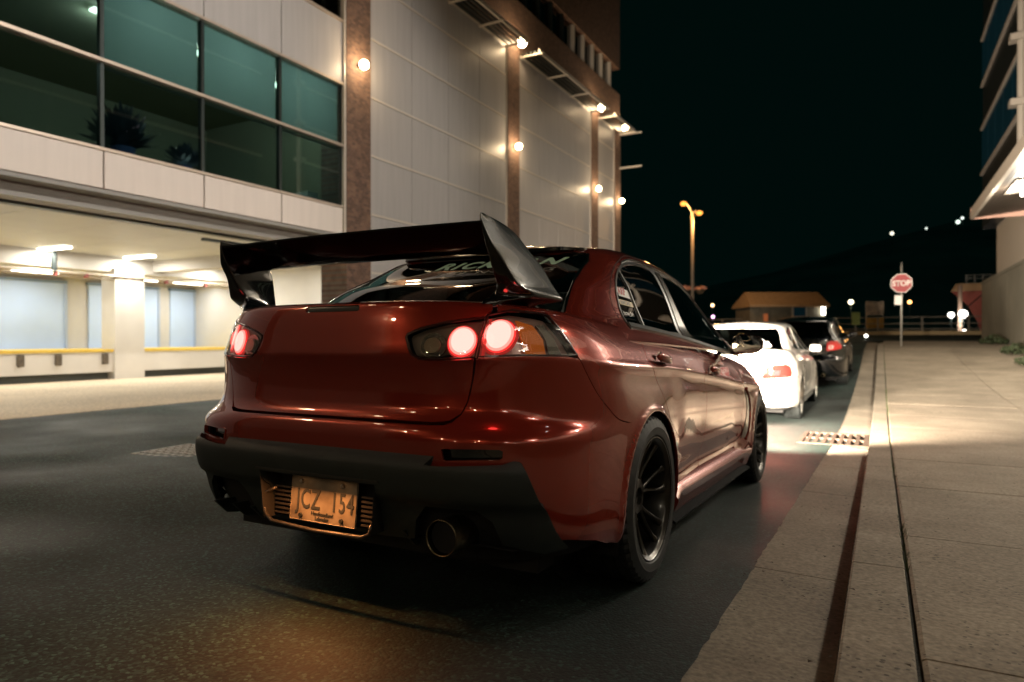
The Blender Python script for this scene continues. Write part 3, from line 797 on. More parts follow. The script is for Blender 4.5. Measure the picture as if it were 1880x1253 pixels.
bb('dock', (-19.5, 2.6, .10), (-17.0, 14.5, .60), m_cream); bb('dock_base', (-19.4, 2.6, -.12), (-17.25, 14.5, .10), mat('dock_base', (.10, .11, .10), .8))
bb('dock_edge', (-19.0, 2.6, .60), (-16.985, 14.5, .668), mat('safety_yellow', (.72, .50, .08), .5, noise=.1, nscale=8))
bb('dock_pillar', (-17.5, 10.35, -.1), (-16.93, 11.13, 2.7), m_cream)
for yv in (8.15, 8.95, 10.05):
    bb('dock_bumper', (-17.0, yv, .30), (-16.92, yv + .14, .57), mat('worn_rubber', (.10, .08, .055), .8, noise=.4, nscale=12), bevel=.015)
m_bdoor = mat('pale_blue_door', (.52, .66, .88), .5, noise=.04, nscale=1.5)
for (a, b, t_) in ((4.6, 10.5, 2.42), (11.15, 11.80, 2.42), (12.70, 13.20, 2.42), (13.64, 14.44, 2.42)):
    bb('bay_door', (-19.5, a, .66), (-19.44, b, t_), m_bdoor); bb('door_lintel', (-19.5, a - .05, t_), (-19.38, b + .05, t_ + .07), mat('door_blue', (.20, .28, .38), .5))
    bb('door_jamb', (-19.5, b, .66), (-19.40, b + .06, t_), mat('door_blue2', (.42, .50, .62), .5))
for (x, z, r_) in ((-16.9, 2.50, .035), (-17.0, 2.42, .025), (-18.6, 2.6, .05)):
    MB().tube([(x - FX, 2.7 - 12, z), (x - FX, 14.4 - 12, z)], r_, 8).build('sprinkler_pipe', mat('pipe_paint', (.42, .36, .28), .5), bld)
for yv in (7.2, 7.35, 8.9, 9.6, 11.7, 12.9): bb('red_valve', (-16.96, yv, 2.40), (-16.86, yv + .07, 2.50), mat('valve_red', (.22, .06, .05), .5))
MB().tube([(-16.9 - FX, 8.9 - 12, 3.0), (-16.9 - FX, 8.9 - 12, 2.5)], .06, 8).build('sprinkler_drop', m_mull, bld)
bb('bay_floor', (-19.5, 2.6, -.2), (-9.92, 14.5, -.085), concrete('apron_concrete', (.50, .41, .29), (.66, .55, .40), pits=.15, scale=.4), bevel=.01)
for (x0, x1, a, b) in ((-17.0, -15.95, 8.60, 8.78), (-16.9, -15.85, 10.55, 10.73), (-16.9, -15.75, 5.6, 5.8), (-13.6, -12.4, 3.3, 3.5), (-13.6, -12.4, 13.2, 13.4), (-16.8, -15.7, 12.9, 13.1)):
    bb('strip_light', (x0, a, 2.955), (x1, b, 2.998), emit_mat('bay_tube', (1, .93, .78), 9))
    lamp('bay_light', 'AREA', ((x0 + x1) / 2 - FX, (a + b) / 2 - 12, 2.94), 64, (1, .95, .86), bld, 1.0, .16)
for yv in (6.5, 9.3, 12.0, 13.6):
    bb('strip_light', (-18.55, yv - .5, 2.55), (-18.40, yv + .5, 2.60), emit_mat('bay_tube', (1, .93, .78), 9))
    lamp('dock_light', 'AREA', (-18.47 - FX, yv - 12, 2.53), 20, (.95, .97, 1.0), bld, .14, 1.0)
# flowers standing behind the panes
for (yv, s_, nm) in ((6.9, 1.0, 'tall dark plant with silvery leaves'), (8.05, .62, 'low dark plant in a blue pot')):
    f = empty('potted_plant', (FX - .55, yv, 3.86 if s_ < 1 else 3.8), label=nm + ' behind the first-floor glass', cat='plant')
    MB().lathe([(0, .10 * s_), (.02, .13 * s_), (.30 * s_, .20 * s_), (.30 * s_, .17 * s_)], 16, 'z').build('pot', mat('blue_pot', (.10, .14, .34), .3), f, smooth=True)
    mb = MB(); rf = random.Random(int(yv * 10))
    for i in range(420):
        a = rf.uniform(0, 6.28); el = rf.uniform(.1, 1.45); L_ = rf.uniform(.15, .5) * s_
        d = Vector((math.cos(a) * math.cos(el), math.sin(a) * math.cos(el), math.sin(el) * 1.15)); sd_ = Vector((-d.y, d.x, .2)).normalized() * .075 * s_
        b0 = Vector((0, 0, .28 * s_)) + d * L_ * .4; mb.add([b0, b0 + d * L_ * .5 + sd_, b0 + d * L_, b0 + d * L_ * .5 - sd_], [(0, 1, 2, 3)])
    mb.build('foliage', mat('dark_foliage', (.05, .065, .09), .35), f)
bb('sill_lamp', (FX - .5, 7.85, 3.88), (FX - .25, 8.15, 3.93), emit_mat('sill_lamp', (.9, 1, .9), 2.2)); bb('sill_lamp', (FX - .5, 9.9, 3.88), (FX - .4, 10.1, 3.95), emit_mat('sill_lamp2', (1, .85, .5), 3))

# ---------------------------------------------------------------- the dark block with the canopy on the right
RX = 3.64
rb = empty('dark_office_block', (RX, 15, 0), label='tall dark building on the right with concrete base wall and lit canopy', cat='building')
def rbx(name, a, b, m, **kw): return MB().box([a[0] - RX, a[1] - 15, a[2]], [b[0] - RX, b[1] - 15, b[2]]).build(name, m, rb, **kw)
m_wallc = concrete('base_wall_concrete', (.15, .145, .115), (.25, .24, .19), pits=.2, scale=.5)
for i in range(13):
    a = 33.8 - (i + 1) * 3.2
    rbx('wall_panel', (RX, a + .01, -.4), (RX + .35, a + 3.19, 3.12), m_wallc)
rbx('wall_coping', (RX - .03, -7.8, 3.12), (RX + .4, 33.8, 3.22), m_wallc)
m_clad = mat('dark_cladding', (.012, .016, .017), .35)
rbx('core', (RX + .5, -7.8, 3.2), (RX + 8, 33.0, 5.3), m_clad)
rbx('upper_block', (RX + .02, -7.8, 5.4), (RX + 8, 33.9, 20), m_clad)
m_sill = mat('pale_sill', (.42, .38, .33), .5)
for z in (7.65, 9.5, 11.27, 13.15, 15.0):
    rbx('window_sill', (RX - .06, 24.5, z - .05), (RX + .02, 33.9, z + .05), m_sill)
    rbx('window_sill', (RX - .36, 4.0, z - .45), (RX - .28, 21.6, z - .35), m_sill)
for (z0, z1) in ((7.72, 9.43), (11.33, 13.08)):
    for j in range(5): rbx('window', (RX - .012, 24.6 + j * 1.86, z0), (RX + .012, 24.6 + j * 1.86 + 1.78, z1), mat('blue_glass', (.008, .022, .03), .12, emit=(.02, .10, .14), es=.05))
    for j in range(6): rbx('window', (RX - .305, 4.1 + j * 2.9, z0 - .4), (RX - .285, 4.1 + j * 2.9 + 2.75, z1 - .4), mat('blue_glass', (.010, .028, .036), .12))
rbx('bay_block', (RX - .28, 4.0, 5.6), (RX + .02, 21.6, 20), m_clad)
MB().tube([(-.14, 24.0 - 15, 5.4), (-.14, 24.0 - 15, 20)], .10, 10).build('downpipe', m_sill, rb)
for z in (7.65, 9.5, 11.27, 13.15): rbx('pipe_bracket', (RX - .42, 23.8, z - .09), (RX + .0, 24.2, z + .09), m_sill)
# shopfront and canopy
rbx('shop_wall', (RX + .40, -7.8, 3.2), (RX + .5, 33.0, 5.4), mat('shop_wall', (.52, .47, .40), .7))
for i, a in enumerate((-4.0, 1.2, 6.4, 11.6, 16.8, 22.0)):
    rbx('shop_window', (RX + .34, a, 3.35), (RX + .38, a + 3.4, 5.0), mat('lit_window', (.5, .46, .4), .3, emit=(1, .86, .66), es=.30))
    for q in (a - .12, a + 3.4): rbx('window_frame', (RX + .30, q, 3.22), (RX + .40, q + .12, 5.2), m_sill)
m_soff = mat('canopy_soffit', (.45, .26, .20), .55)
m_ribs = mat('canopy_board', (.055, .042, .032), .5)
for j in range(13): rbx('soffit_board', (RX - 1.14 + j * .115, -7.8, 4.60 + j * .012), (RX - 1.14 + j * .115 + .10, 25.0, 4.63 + j * .012), m_ribs)
rbx('canopy_top', (RX - 1.22, -7.8, 4.80), (RX + .5, 25.0, 4.90), m_sill)
rbx('canopy_fascia', (RX - 1.24, -7.8, 4.57), (RX - 1.15, 25.0, 4.80), m_sill); rbx('canopy_end', (RX - 1.24, 25.0, 4.57), (RX + .4, 25.06, 4.90), m_soff)
for i, (yv, e) in enumerate(((-4.5, 30), (0.5, 40), (5.5, 125), (11.0, 430), (16.0, 430), (20.3, 360))):
    rbx('strip_light', (RX - .60, yv - .6, 4.46), (RX - .48, yv + .6, 4.54), emit_mat('canopy_tube', (1, .90, .74), 16))
    rbx('light_tray', (RX - .90, yv - .9, 4.585), (RX - .18, yv + .9, 4.60), m_sill)
    lamp('canopy_light', 'POINT', (-.54, yv - 15, 4.36), e, (1, .90, .74), rb, .06)
for yv in (4.5, 10.0):  # unseen floodlights, added to brighten the facade across the street
    rbx('added_flood_lamp', (RX - .62, yv - .2, 8.4), (RX - .30, yv + .2, 8.7), m_mull)
    rbx('added_flood_lens', (RX - .64, yv - .17, 8.43), (RX - .625, yv + .17, 8.67), emit_mat('added_flood_lens', (1, .94, .86), 20))
    lamp('added_flood_beam', 'SPOT', (-.68, yv - 15, 8.5), 2300, (1, .92, .84), rb, .12, rot=(0, R(74), 0), spot=R(64), blend=.6)
# shrubs at the foot of the wall
rs = random.Random(5)
for i, (yv, w_, nm) in enumerate(((20.4, .5, 'nearest the camera'), (23.2, .42, 'the middle one'), (27.5, .5, 'next to the far wall corner'))):
    sh = empty('ground_shrub', (RX - .35, yv, zr(yv) + .08), label='low dark shrub at the foot of the concrete wall, ' + nm, cat='shrub', group='shrubs along the wall')
    mb = MB()
    for j in range(420):
        a = rs.uniform(0, 6.28); r_ = rs.random() ** .5; h = rs.uniform(.02, .34) * (1 - r_ * .6)
        c = Vector((r_ * w_ * math.cos(a) * .8, r_ * w_ * 2.2 * math.sin(a), h)); d = Vector((rs.uniform(-1, 1), rs.uniform(-1, 1), rs.uniform(-.2, 1))).normalized() * .06; e = d.cross(Vector((rs.uniform(-1, 1), rs.uniform(-1, 1), 1))).normalized() * .03
        mb.add([c - d, c + e, c + d, c - e], [(0, 1, 2, 3)])
    mb.build('foliage', mat('shrub_leaf', (.035, .05, .02), .7), sh)
    MB().tube([(0, 0, -.05), (0, .1, .15)], .02, 6).build('stem', mat('stem', (.05, .035, .02), .9), sh)
    
# ---------------------------------------------------------------- street furniture and the far quay
def camray(px, py, d):
    """a point d metres ahead along the lens axis, for laying out the far quay"""
    th = R(28.382); rt = (px - 940) / 1253 * d; up = (620 - py) / 1253 * d
    return (rt * math.cos(th) - d * math.sin(th), rt * math.sin(th) + d * math.cos(th), CAMH + up)
m_galv = mat('galvanised', (.42, .41, .37), .5, metal=.6)
ss_ = empty('stop_sign', (.58, 25.3, zr(25.3) + .08), label='red octagonal stop sign on a grey post at the pavement end', cat='sign')
MB().tube([(0, 0, -.1), (0, 0, 2.62)], .03, 8).build('post', m_galv, ss_, smooth=True)
MB().tube([(0, 0, 2.62), (0, 0, 2.72)], .008, 6).build('post_tip', m_galv, ss_)
oc = [(.30 / math.cos(R(22.5)) * math.sin(R(22.5 + 45 * k)), .30 / math.cos(R(22.5)) * math.cos(R(22.5 + 45 * k)) + 2.05) for k in range(8)]
MB().prism(oc, -.045, -.04, 'y').build('sign_border', mat('sign_white', (.75, .72, .68), .4), ss_)
MB().prism([(x * .93, 2.05 + (z - 2.05) * .93) for x, z in oc], -.049, -.0455, 'y').build('sign_face', mat('sign_red', (.30, .010, .016), .5), ss_)
me = text_mesh('sign_lettering', 'STOP', .25, 0, .006, 'CENTER')
for v in me.vertices: v.co = (v.co.x * .85, -.052, v.co.y + 1.965)
link('sign_lettering', me, mat('sign_white', (.75, .72, .68), .4), ss_)
MB().box((-.19, -.045, 1.36), (.02, -.035, 1.66)).build('small_plate', mat('sign_white', (.75, .72, .68), .4), ss_)
# two-headed lamp post with hanging baskets
lx, ly, _ = camray(1271, 620, 40)
lp = empty('lamp_post', (lx, ly, zr(ly)), label='tall tan lamp post with two glowing orange heads', cat='lamp post')
hz = CAMH + (620 - 388) / 1253 * 40 - zr(ly)
MB().tube([(0, 0, -.2), (0, 0, hz - .1)], [.11, .075], 10).build('pole', mat('post_tan', (.24, .19, .14), .5), lp, smooth=True)
for (sx, dz) in ((-.52, .42), (.40, -.12)):
    a = Vector((sx * math.cos(R(28.4)), sx * math.sin(R(28.4)), hz + dz))
    MB().tube([(0, 0, hz - .15), (a.x * .5, a.y * .5, hz + dz * .6 + .1), (a.x, a.y, a.z + .12)], .04, 6).build('arm', mat('post_tan', (.24, .19, .14), .5), lp)
    MB().lathe([(-.13, .001), (-.11, .12), (0, .20), (.08, .16), (.14, .03)], 14, 'z', tuple(a)).build('lamp_head', emit_mat('sodium_head', (1, .36, .06), 2.6), lp, smooth=True)
    lamp('sodium_light', 'POINT', (a.x, a.y, a.z - .35), 380, (1, .50, .17), lp, .2)
bz = CAMH + (620 - 532) / 1253 * 40 - zr(ly)
for sx in (-.45, .45):
    c = (sx * math.cos(R(28.4)), sx * math.sin(R(28.4)), bz)
    bk = empty('hanging_basket', (lx + c[0], ly + c[1], zr(ly) + c[2]), label='pinkish flower basket hanging on the %s side of the lamp post' % ('left' if sx < 0 else 'right'), cat='flower basket', group='baskets on the lamp post')
    MB().lathe([(-.28, .001), (-.24, .16), (-.05, .28), (0, .26)], 14, 'z').build('basket', mat('basket', (.10, .07, .04), .9), bk)
    mb = MB()
    for j in range(260):
        u_ = Vector((rs.gauss(0, 1), rs.gauss(0, 1), abs(rs.gauss(0, .7)))).normalized() * rs.uniform(.15, .42); d = Vector((rs.uniform(-1, 1), rs.uniform(-1, 1), rs.uniform(-1, 1))).normalized() * .06; e = d.cross(Vector((0, 0, 1)) + u_).normalized() * .05
        u_.z *= .55; mb.add([u_ - d, u_ + e, u_ + d, u_ - e], [(0, 1, 2, 3)])
    mb.build('flowers', mat('pink_flower', (.62, .34, .26), .7), bk)
    MB().tube([(0, 0, .1), (-c[0], -c[1], .35)], .015, 5).build('hanger', m_mull, bk)
for i, (px_, py_) in enumerate(((1.0, -11.0), (1.0, -24.0), (-8.6, -17.0), (-8.6, -30.0))):  # unseen lamps added for glints and warm light on the red boot
    q = empty('added_street_lamp', (px_, py_, zg(px_, py_)), label='unseen added street lamp behind the camera, %s' % ('near one on the pavement side', 'far one on the pavement side', 'near one on the building side', 'far one on the building side')[i], cat='street lamp', group='added street lamps behind the camera')
    MB().tube([(0, 0, -.2), (0, 0, 6.2)], [.09, .06], 10).build('pole', mat('post_tan', (.24, .19, .14), .5), q, smooth=True)
    MB().tube([(0, 0, 6.1), (-.35 if px_ > 0 else .35, 0, 6.5), (-.9 if px_ > 0 else .9, 0, 6.55)], .04, 6).build('arm', mat('post_tan', (.24, .19, .14), .5), q)
    MB().lathe([(-.13, .001), (-.11, .14), (0, .22), (.08, .16), (.14, .03)], 14, 'z', (-.9 if px_ > 0 else .9, 0, 6.45)).build('lamp_head', emit_mat('added_street_head', (1, .70, .38), 55), q, smooth=True)
    lamp('added_street_light', 'POINT', (-.9 if px_ > 0 else .9, 0, 6.1), 170, (1, .72, .42), q, .15)
# ticket hut
hx, hy, _ = camray(1430, 620, 45)
hut = empty('quay_hut', (hx, hy, zr(hy)), (0, 0, R(28.4)), label='small grey board hut with wide orange-lit roof', cat='hut')
fz = lambda py: CAMH + (620 - py) / 1253 * 45 - zr(hy)
wv_ = mat('hut_board', (.16, .145, .11), .8, noise=.2, nscale=3)
for k in range(18): MB().box((-2.4 + k * .267, -1.4, -.2), (-2.4 + k * .267 + .255, -1.36, fz(560))).build('wall_board', wv_, hut)
MB().box((-2.4, -1.36, -.2), (2.4, 1.4, fz(560))).build('wall', wv_, hut)
MB().add([(-2.55, -1.75, fz(562)), (2.55, -1.75, fz(562)), (2.50, -.1, fz(537)), (-2.30, -.1, fz(537)), (2.55, 1.7, fz(562)), (-2.55, 1.7, fz(562)), (-2.55, -1.75, fz(566)), (2.55, -1.75, fz(566)), (2.55, 1.7, fz(566)), (-2.55, 1.7, fz(566))], [(0, 1, 2, 3), (3, 2, 4, 5), (0, 6, 7, 1), (6, 9, 8, 7), (0, 3, 5, 9, 6), (1, 7, 8, 4, 2)]).build('roof', mat('hut_roof', (.40, .27, .15), .7, noise=.15, nscale=5), hut)
MB().box((.25, -1.45, fz(586)), (1.25, -1.40, fz(561))).build('window_frame', m_sill, hut); MB().box((.38, -1.47, fz(582)), (1.12, -1.455, fz(566))).build('window_pane', mat('blue_glass', (.010, .028, .036), .12), hut)
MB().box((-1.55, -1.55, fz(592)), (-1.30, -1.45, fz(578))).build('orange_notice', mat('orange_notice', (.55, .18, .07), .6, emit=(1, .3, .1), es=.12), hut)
MB().box((2.15, -1.60, fz(580)), (2.32, -1.45, fz(560))).build('tube_lamp', emit_mat('hut_lamp', (1, .95, .8), 14), hut)
# rail along the quay
m_fence = mat('fence_paint', (.15, .13, .10), .6)
fn = empty('quay_fence', (0, 47, zr(47)), label='pale metal rail fence along the far quay', cat='fence')
for x in np.arange(-14, 14.1, 2.3): MB().box((x, -.04, -.1), (x + .09, .04, 1.05)).build('post', m_fence, fn)
for z in (.3, .62, 1.0): MB().box((-14, -.03, z), (14, .03, z + .05)).build('rail', m_fence, fn)
kb = MB().box((-40, 44.0, .6), (40, 44.35, zr(44) + .22)).build('quay_kerb', mat('kerb_ochre', (.32, .24, .13), .8)); tag(kb, 'low ochre kerb edge across the far side of the crossing', 'kerb')
# notice kiosk and plates
kx, ky, _ = camray(1606, 620, 43); kz = lambda py: CAMH + (620 - py) / 1253 * 43
ki = empty('notice_board', (kx, ky, zr(ky)), (0, 0, R(28.4)), label='board with a pale picture over a yellow panel on the quay', cat='board')
MB().box((-.55, 0, -.1), (-.47, .08, kz(553) - zr(ky))).build('post', m_galv, ki); MB().box((.47, 0, -.1), (.55, .08, kz(553) - zr(ky))).build('post', m_galv, ki)
MB().box((-.55, -.04, kz(579) - zr(ky)), (.55, -.002, kz(554) - zr(ky))).build('upper_panel', mat('board_pale', (.42, .34, .26), .6, noise=.7, nscale=3.2), ki)
MB().box((-.55, -.04, kz(603) - zr(ky)), (.55, -.002, kz(583) - zr(ky))).build('lower_panel', mat('board_yellow', (.50, .30, .07), .6, noise=.35, nscale=4), ki)
sx_, sy_, _ = camray(1571, 620, 34); sz_ = lambda py: CAMH + (620 - py) / 1253 * 34 - zr(sy_)
sg = empty('green_notice', (sx_, sy_, zr(sy_)), (0, 0, R(28.4)), label='small green-yellow notice on a thin post behind the black car', cat='sign')
MB().box((-.02, 0, -.1), (.02, .04, sz_(574))).build('post', m_galv, sg); MB().box((-.20, -.02, sz_(597)), (.20, -.002, sz_(574))).build('plate', mat('green_notice', (.28, .33, .10), .6, noise=.15, nscale=6), sg)
# ship's bow
bx, by, _ = camray(1790, 620, 74); bzf = lambda py: CAMH + (620 - py) / 1253 * 74
ship = empty('moored_ship', (bx, by, 0), (0, 0, R(28.4)), label='red hulled ship bow with orange-lit upper plating behind the wall', cat='ship')
def hull_ring(z, x0, w): return [(x0, 0, z), (x0 + 2.4, -w * .7, z), (x0 + 7, -w, z), (x0 + 16, -w, z), (x0 + 16, w, z), (x0 + 7, w, z), (x0 + 2.4, w * .7, z)]
MB().loft([hull_ring(bzf(640), 1.2, 1.8), hull_ring(bzf(590), .2, 2.4), hull_ring(bzf(560), -.9, 3.0), hull_ring(bzf(536), -2.6, 3.4)]).build('hull', mat('hull_red', (.26, .055, .035), .6, noise=.15, nscale=2), ship, auto=30)
MB().loft([hull_ring(bzf(536), -2.62, 3.42), hull_ring(bzf(522), -2.1, 3.5)]).build('bulwark', mat('bulwark_cream', (.62, .38, .20), .6), ship, auto=30)
for k in range(7): MB().tube([(-1.6 + k * .75, -1.0 - k * .18, bzf(522)), (-1.6 + k * .75, -1.0 - k * .18, bzf(507))], .04, 6).build('stanchion', m_sill, ship)
for z in (507, 513): MB().tube([(-1.7, -.9, bzf(z)), (3.2, -2.2, bzf(z))], .03, 5).build('rail', m_sill, ship)
MB().tube([(-3.6, -3.0, bzf(612)), (-3.6, -3.0, bzf(528))], .20, 8).build('quay_mast', mat('mast_pink', (.40, .27, .2), .6), ship)
MB().tube([(-3.4, -2.9, bzf(575)), (-.6, -2.4, bzf(540))], .06, 6).build('mooring_rope', m_mull, ship)
for (px, py, d, r_, e, nm, col) in ((1746, 579, 70, .30, 260, 'left of the pair in front of the ship bow', (1, .95, .85)), (1768, 577, 70, .42, 260, 'right of the pair in front of the ship bow', (1, .95, .85)), (1770, 609, 60, .18, 60, 'low on the quay under the ship bow', (1, .9, .75)), (1562, 555, 60, .20, 120, 'above the black car', (1, .82, .5)), (1670, 555, 70, .18, 40, 'just right of the stop sign post', (1, .42, .12)), (1308, 561, 60, .13, 15, 'alone above the white roof', (1, .6, .3)), (1309, 582, 60, .13, 10, 'pinkish, above the white roof', (1, .45, .9)), (1287, 581, 60, .13, 10, 'beside the red windscreen pillar', (.8, .7, .4)), (1443, 592, 30, .05, 8, 'over the near edge of the black roof', (1, .7, .3)), (1590, 617, 30, .07, 6, 'white, beside the black wing mirror', (1, .95, .8)), (1637, 429, 330, .8, 0, 'left one on the far hill', (1, .95, .75)), (1700, 420, 330, .45, 0, 'small middle one on the far hill', (.8, .9, .8)), (1758, 408, 330, .9, 0, 'left of the two close ones on the far hill', (.8, 1, .85)), (1766, 401, 330, .6, 0, 'right of the two close ones on the far hill', (.9, 1, .9)), (1833, 405, 330, 1.1, 0, 'brightest on the far hill by the canopy', (1, 1, .9))):
    c = camray(px, py, d)
    l_ = empty('distant_lamp', c, label='small round distant light, ' + nm, cat='light', group='scattered far lights')
    prof = [(-r_ * math.cos(R(a)), max(.0005, r_ * math.sin(R(a)))) for a in range(0, 181, 30)]
    MB().lathe(prof, 10, 'z').build('bulb', emit_mat('far_%02x%02x%02x' % tuple(int(q * 255) for q in col), col, 7 if d < 100 else 2.2), l_, smooth=True)
    MB().tube([(0, 0, -r_ * .6), (0, 0, min(-r_ - .4, -(c[2] - 1.1)) if d < 100 else -6)], max(.02, r_ * .12), 5).build('pole', m_mull, l_)
    if e: lamp('bulb_light', 'POINT', (0, 0, -r_ - .15), e, col, l_, r_)
# dark hill across the harbour
mb = MB(); prof = [(-90, 0), (-20, 6), (40, 22), (110, 48), (170, 66), (230, 92), (300, 118), (420, 140), (620, 150)]
hv = []; hf = []
for i, (x, h) in enumerate(prof):
    for j in range(5):
        q = camray(940 + 1253 * (x / 400.0) * .9, 620, 400 + j * 60); hv.append((q[0], q[1], -4 + h * (j / 4.0) ** .8))
for i in range(len(prof) - 1):
    for j in range(4): hf.append((i * 5 + j, (i + 1) * 5 + j, (i + 1) * 5 + j + 1, i * 5 + j + 1))
hl = mb.add(hv, hf).build('hill', mat('hill_rock', (.42, .50, .46), .95, noise=.4, nscale=.02)); hl['kind'] = 'structure'
# ---------------------------------------------------------------- shared car pieces
def paint(name, col, flake=.35, rough=.38):
    m, t, b = nodes(name)
    b.inputs['Base Color'].default_value = (*col, 1); b.inputs['Metallic'].default_value = flake; b.inputs['Roughness'].default_value = rough
    b.inputs['Specular IOR Level'].default_value = .1; b.inputs['Coat Weight'].default_value = 1; b.inputs['Coat Roughness'].default_value = .018; b.inputs['Coat IOR'].default_value = 1.65
    tc = t.nodes.new('ShaderNodeTexCoord')
    # faint dust film and orange peel
    nz = t.nodes.new('ShaderNodeTexNoise'); nz.inputs['Scale'].default_value = 3.0; nz.inputs['Detail'].default_value = 6
    t.links.new(tc.outputs['Object'], nz.inputs[0])
    mr = t.nodes.new('ShaderNodeMapRange'); mr.inputs[1].default_value = .45; mr.inputs[2].default_value = .75; mr.inputs[3].default_value = .006; mr.inputs[4].default_value = .03
    t.links.new(nz.outputs[0], mr.inputs[0]); t.links.new(mr.outputs[0], b.inputs['Coat Roughness'])
    n2 = t.nodes.new('ShaderNodeTexNoise'); n2.inputs['Scale'].default_value = 9.0; n2.inputs['Detail'].default_value = 2
    t.links.new(tc.outputs['Object'], n2.inputs[0])
    bp = t.nodes.new('ShaderNodeBump'); bp.inputs['Strength'].default_value = .035; bp.inputs['Distance'].default_value = .01
    t.links.new(n2.outputs[0], bp.inputs['Height']); t.links.new(bp.outputs[0], b.inputs['Coat Normal'])
    return m
LBS, GHS = LowerBody(), Greenhouse()
LP, GP = Patch(LBS, .7), Patch(GHS, 1.1)

def arch_arc(yc, a0, a1, R_=.345, n=22, zc=.32):
    return [(yc + R_ * math.sin(R(a0 + (a1 - a0) * i / (n - 1))), zc + R_ * math.cos(R(a0 + (a1 - a0) * i / (n - 1)))) for i in range(n)]

def make_wheel(name, parent, loc, side, rim_m, R_=.325, Wd=.245, n=72, spokes=6):
    """side = +1: outer face towards +x"""
    w = empty(name, loc); w.parent = parent
    if side < 0: w.rotation_euler = (0, 0, math.pi)
    h = Wd / 2; rb = .238
    prof = [(-h * .80, rb), (-h * .97, rb + .02), (-h, rb + .05), (-h * .90, R_ - .012), (-h * .78, R_ - .002), (-h * .44, R_), (-h * .42, R_ - .008), (-h * .34, R_ - .008), (-h * .32, R_), (-.004, R_), (-.003, R_ - .008), (.003, R_ - .008), (.004, R_),
            (h * .32, R_), (h * .34, R_ - .008), (h * .42, R_ - .008), (h * .44, R_), (h * .78, R_ - .002), (h * .90, R_ - .012), (h * .985, R_ - .042), (h, rb + .040), (h * .985, rb + .030), (h * .99, rb + .022), (h * .97, rb + .010), (h * .87, rb)]
    t = MB().lathe(prof, n * 2)
    m_ = len(prof)
    # lateral grooves across the shoulders
    V = t.v
    for k in range(n * 2):
        if k % 3 == 0:
            for j, p in enumerate(prof):
                if p[1] > R_ - .014 and abs(p[0]) > h * .45:
                    x, y, z = V[k * m_ + j]; f = (p[1] - .007) / p[1]; V[k * m_ + j] = (x, y * f, z * f)
    t.build('tyre', m_rubber, w, auto=22)
    # barrel and lip
    b = MB().lathe([(-h * .85, rb + .002), (-h * .85, .205), (h * .2, .20), (h * .55, .215), (h * .80, .222), (h * .86, .228), (h * .90, .236), (h * .955, .2405), (h * .955, .2375), (h * .88, .2385), (h * .84, rb + .004)], 72)
    b.build('rim', rim_m, w, auto=35)
    b = MB().lathe([(h * .1, .012), (h * .1, .165), (h * .02, .165), (h * .02, .012)], 48); b.build('brake_disc', m_disc, w, auto=35)
    # twin spokes
    hub_x = h * .42
    hb = MB()
    hb.lathe([(h * .05, .001), (h * .05, .075), (hub_x - .012, .078), (hub_x, .066), (hub_x + .002, .036), (hub_x - .012, .032), (hub_x - .014, .001)], 40)
    hb.build('hub', rim_m, w, auto=35)
    sp = MB()
    for k in range(spokes):
        for d in (-1, 1):
            a0 = 2 * math.pi * k / spokes + .2
            rings = []
            for i in range(9):
                f = i / 8
                r_ = .055 + (.222 - .055) * f
                ang = a0 + d * (.30 * math.sin(min(1, f * 1.1) * 1.45) * (.62 if f < .5 else .62) + .06 - .05 * f * f)
                x = hub_x - .004 + (h * .80 - hub_x) * f ** 1.7
                wd = .0125 - .0035 * math.sin(math.pi * f) + (.006 if f > .9 else 0); dp = .030 - .014 * f
                ca, sa = math.cos(ang), math.sin(ang)
                q = []
                for (tx, tt) in ((0, -.7), (.003, 0), (0, .7), (-.006, 1), (-dp, .8), (-dp, -.8), (-.006, -1)):
                    q.append((x + tx, ca * r_ - sa * tt * wd, sa * r_ + ca * tt * wd))
                rings.append(q)
            sp.loft(rings)
    sp.build('spoke_star', rim_m, w, auto=40)
    nu = MB()
    for k in range(5):
        a = 2 * math.pi * k / 5; nu.lathe([(hub_x - .02, .001), (hub_x - .002, .009), (hub_x - .02, .011)], 8, c=(0, .05 * math.cos(a), .05 * math.sin(a)))
    nu.build('wheel_nut', m_rubber, w)
    return w

def surf_text(P, name, body, size, x0, z0, by, m, parent, shear=0, bold=0, off=.0016, mirror_axis=1, aspect=1.0, spacing=1, width=None):
    """lettering laid on a curved pane; by='xz' (rear) or 'yz' (side)"""
    me = text_mesh(name, body, size, shear, bold, 'LEFT', spacing=spacing)
    co = np.array([tuple(v.co) for v in me.vertices])
    if width: co[:, 0] *= width / co[:, 0].max()
    sv = P.xz(np.stack([x0 + co[:, 0] * mirror_axis, z0 + co[:, 1] * aspect], 1)) if by == 'xz' else P.yz(np.stack([x0 + co[:, 0] * mirror_axis, z0 + co[:, 1] * aspect], 1))
    X = P.S.P(sv[:, 0], sv[:, 1]) + P.S.N(sv[:, 0], sv[:, 1]) * off
    me.vertices.foreach_set('co', X.ravel())
    return link(name, me, m, parent)

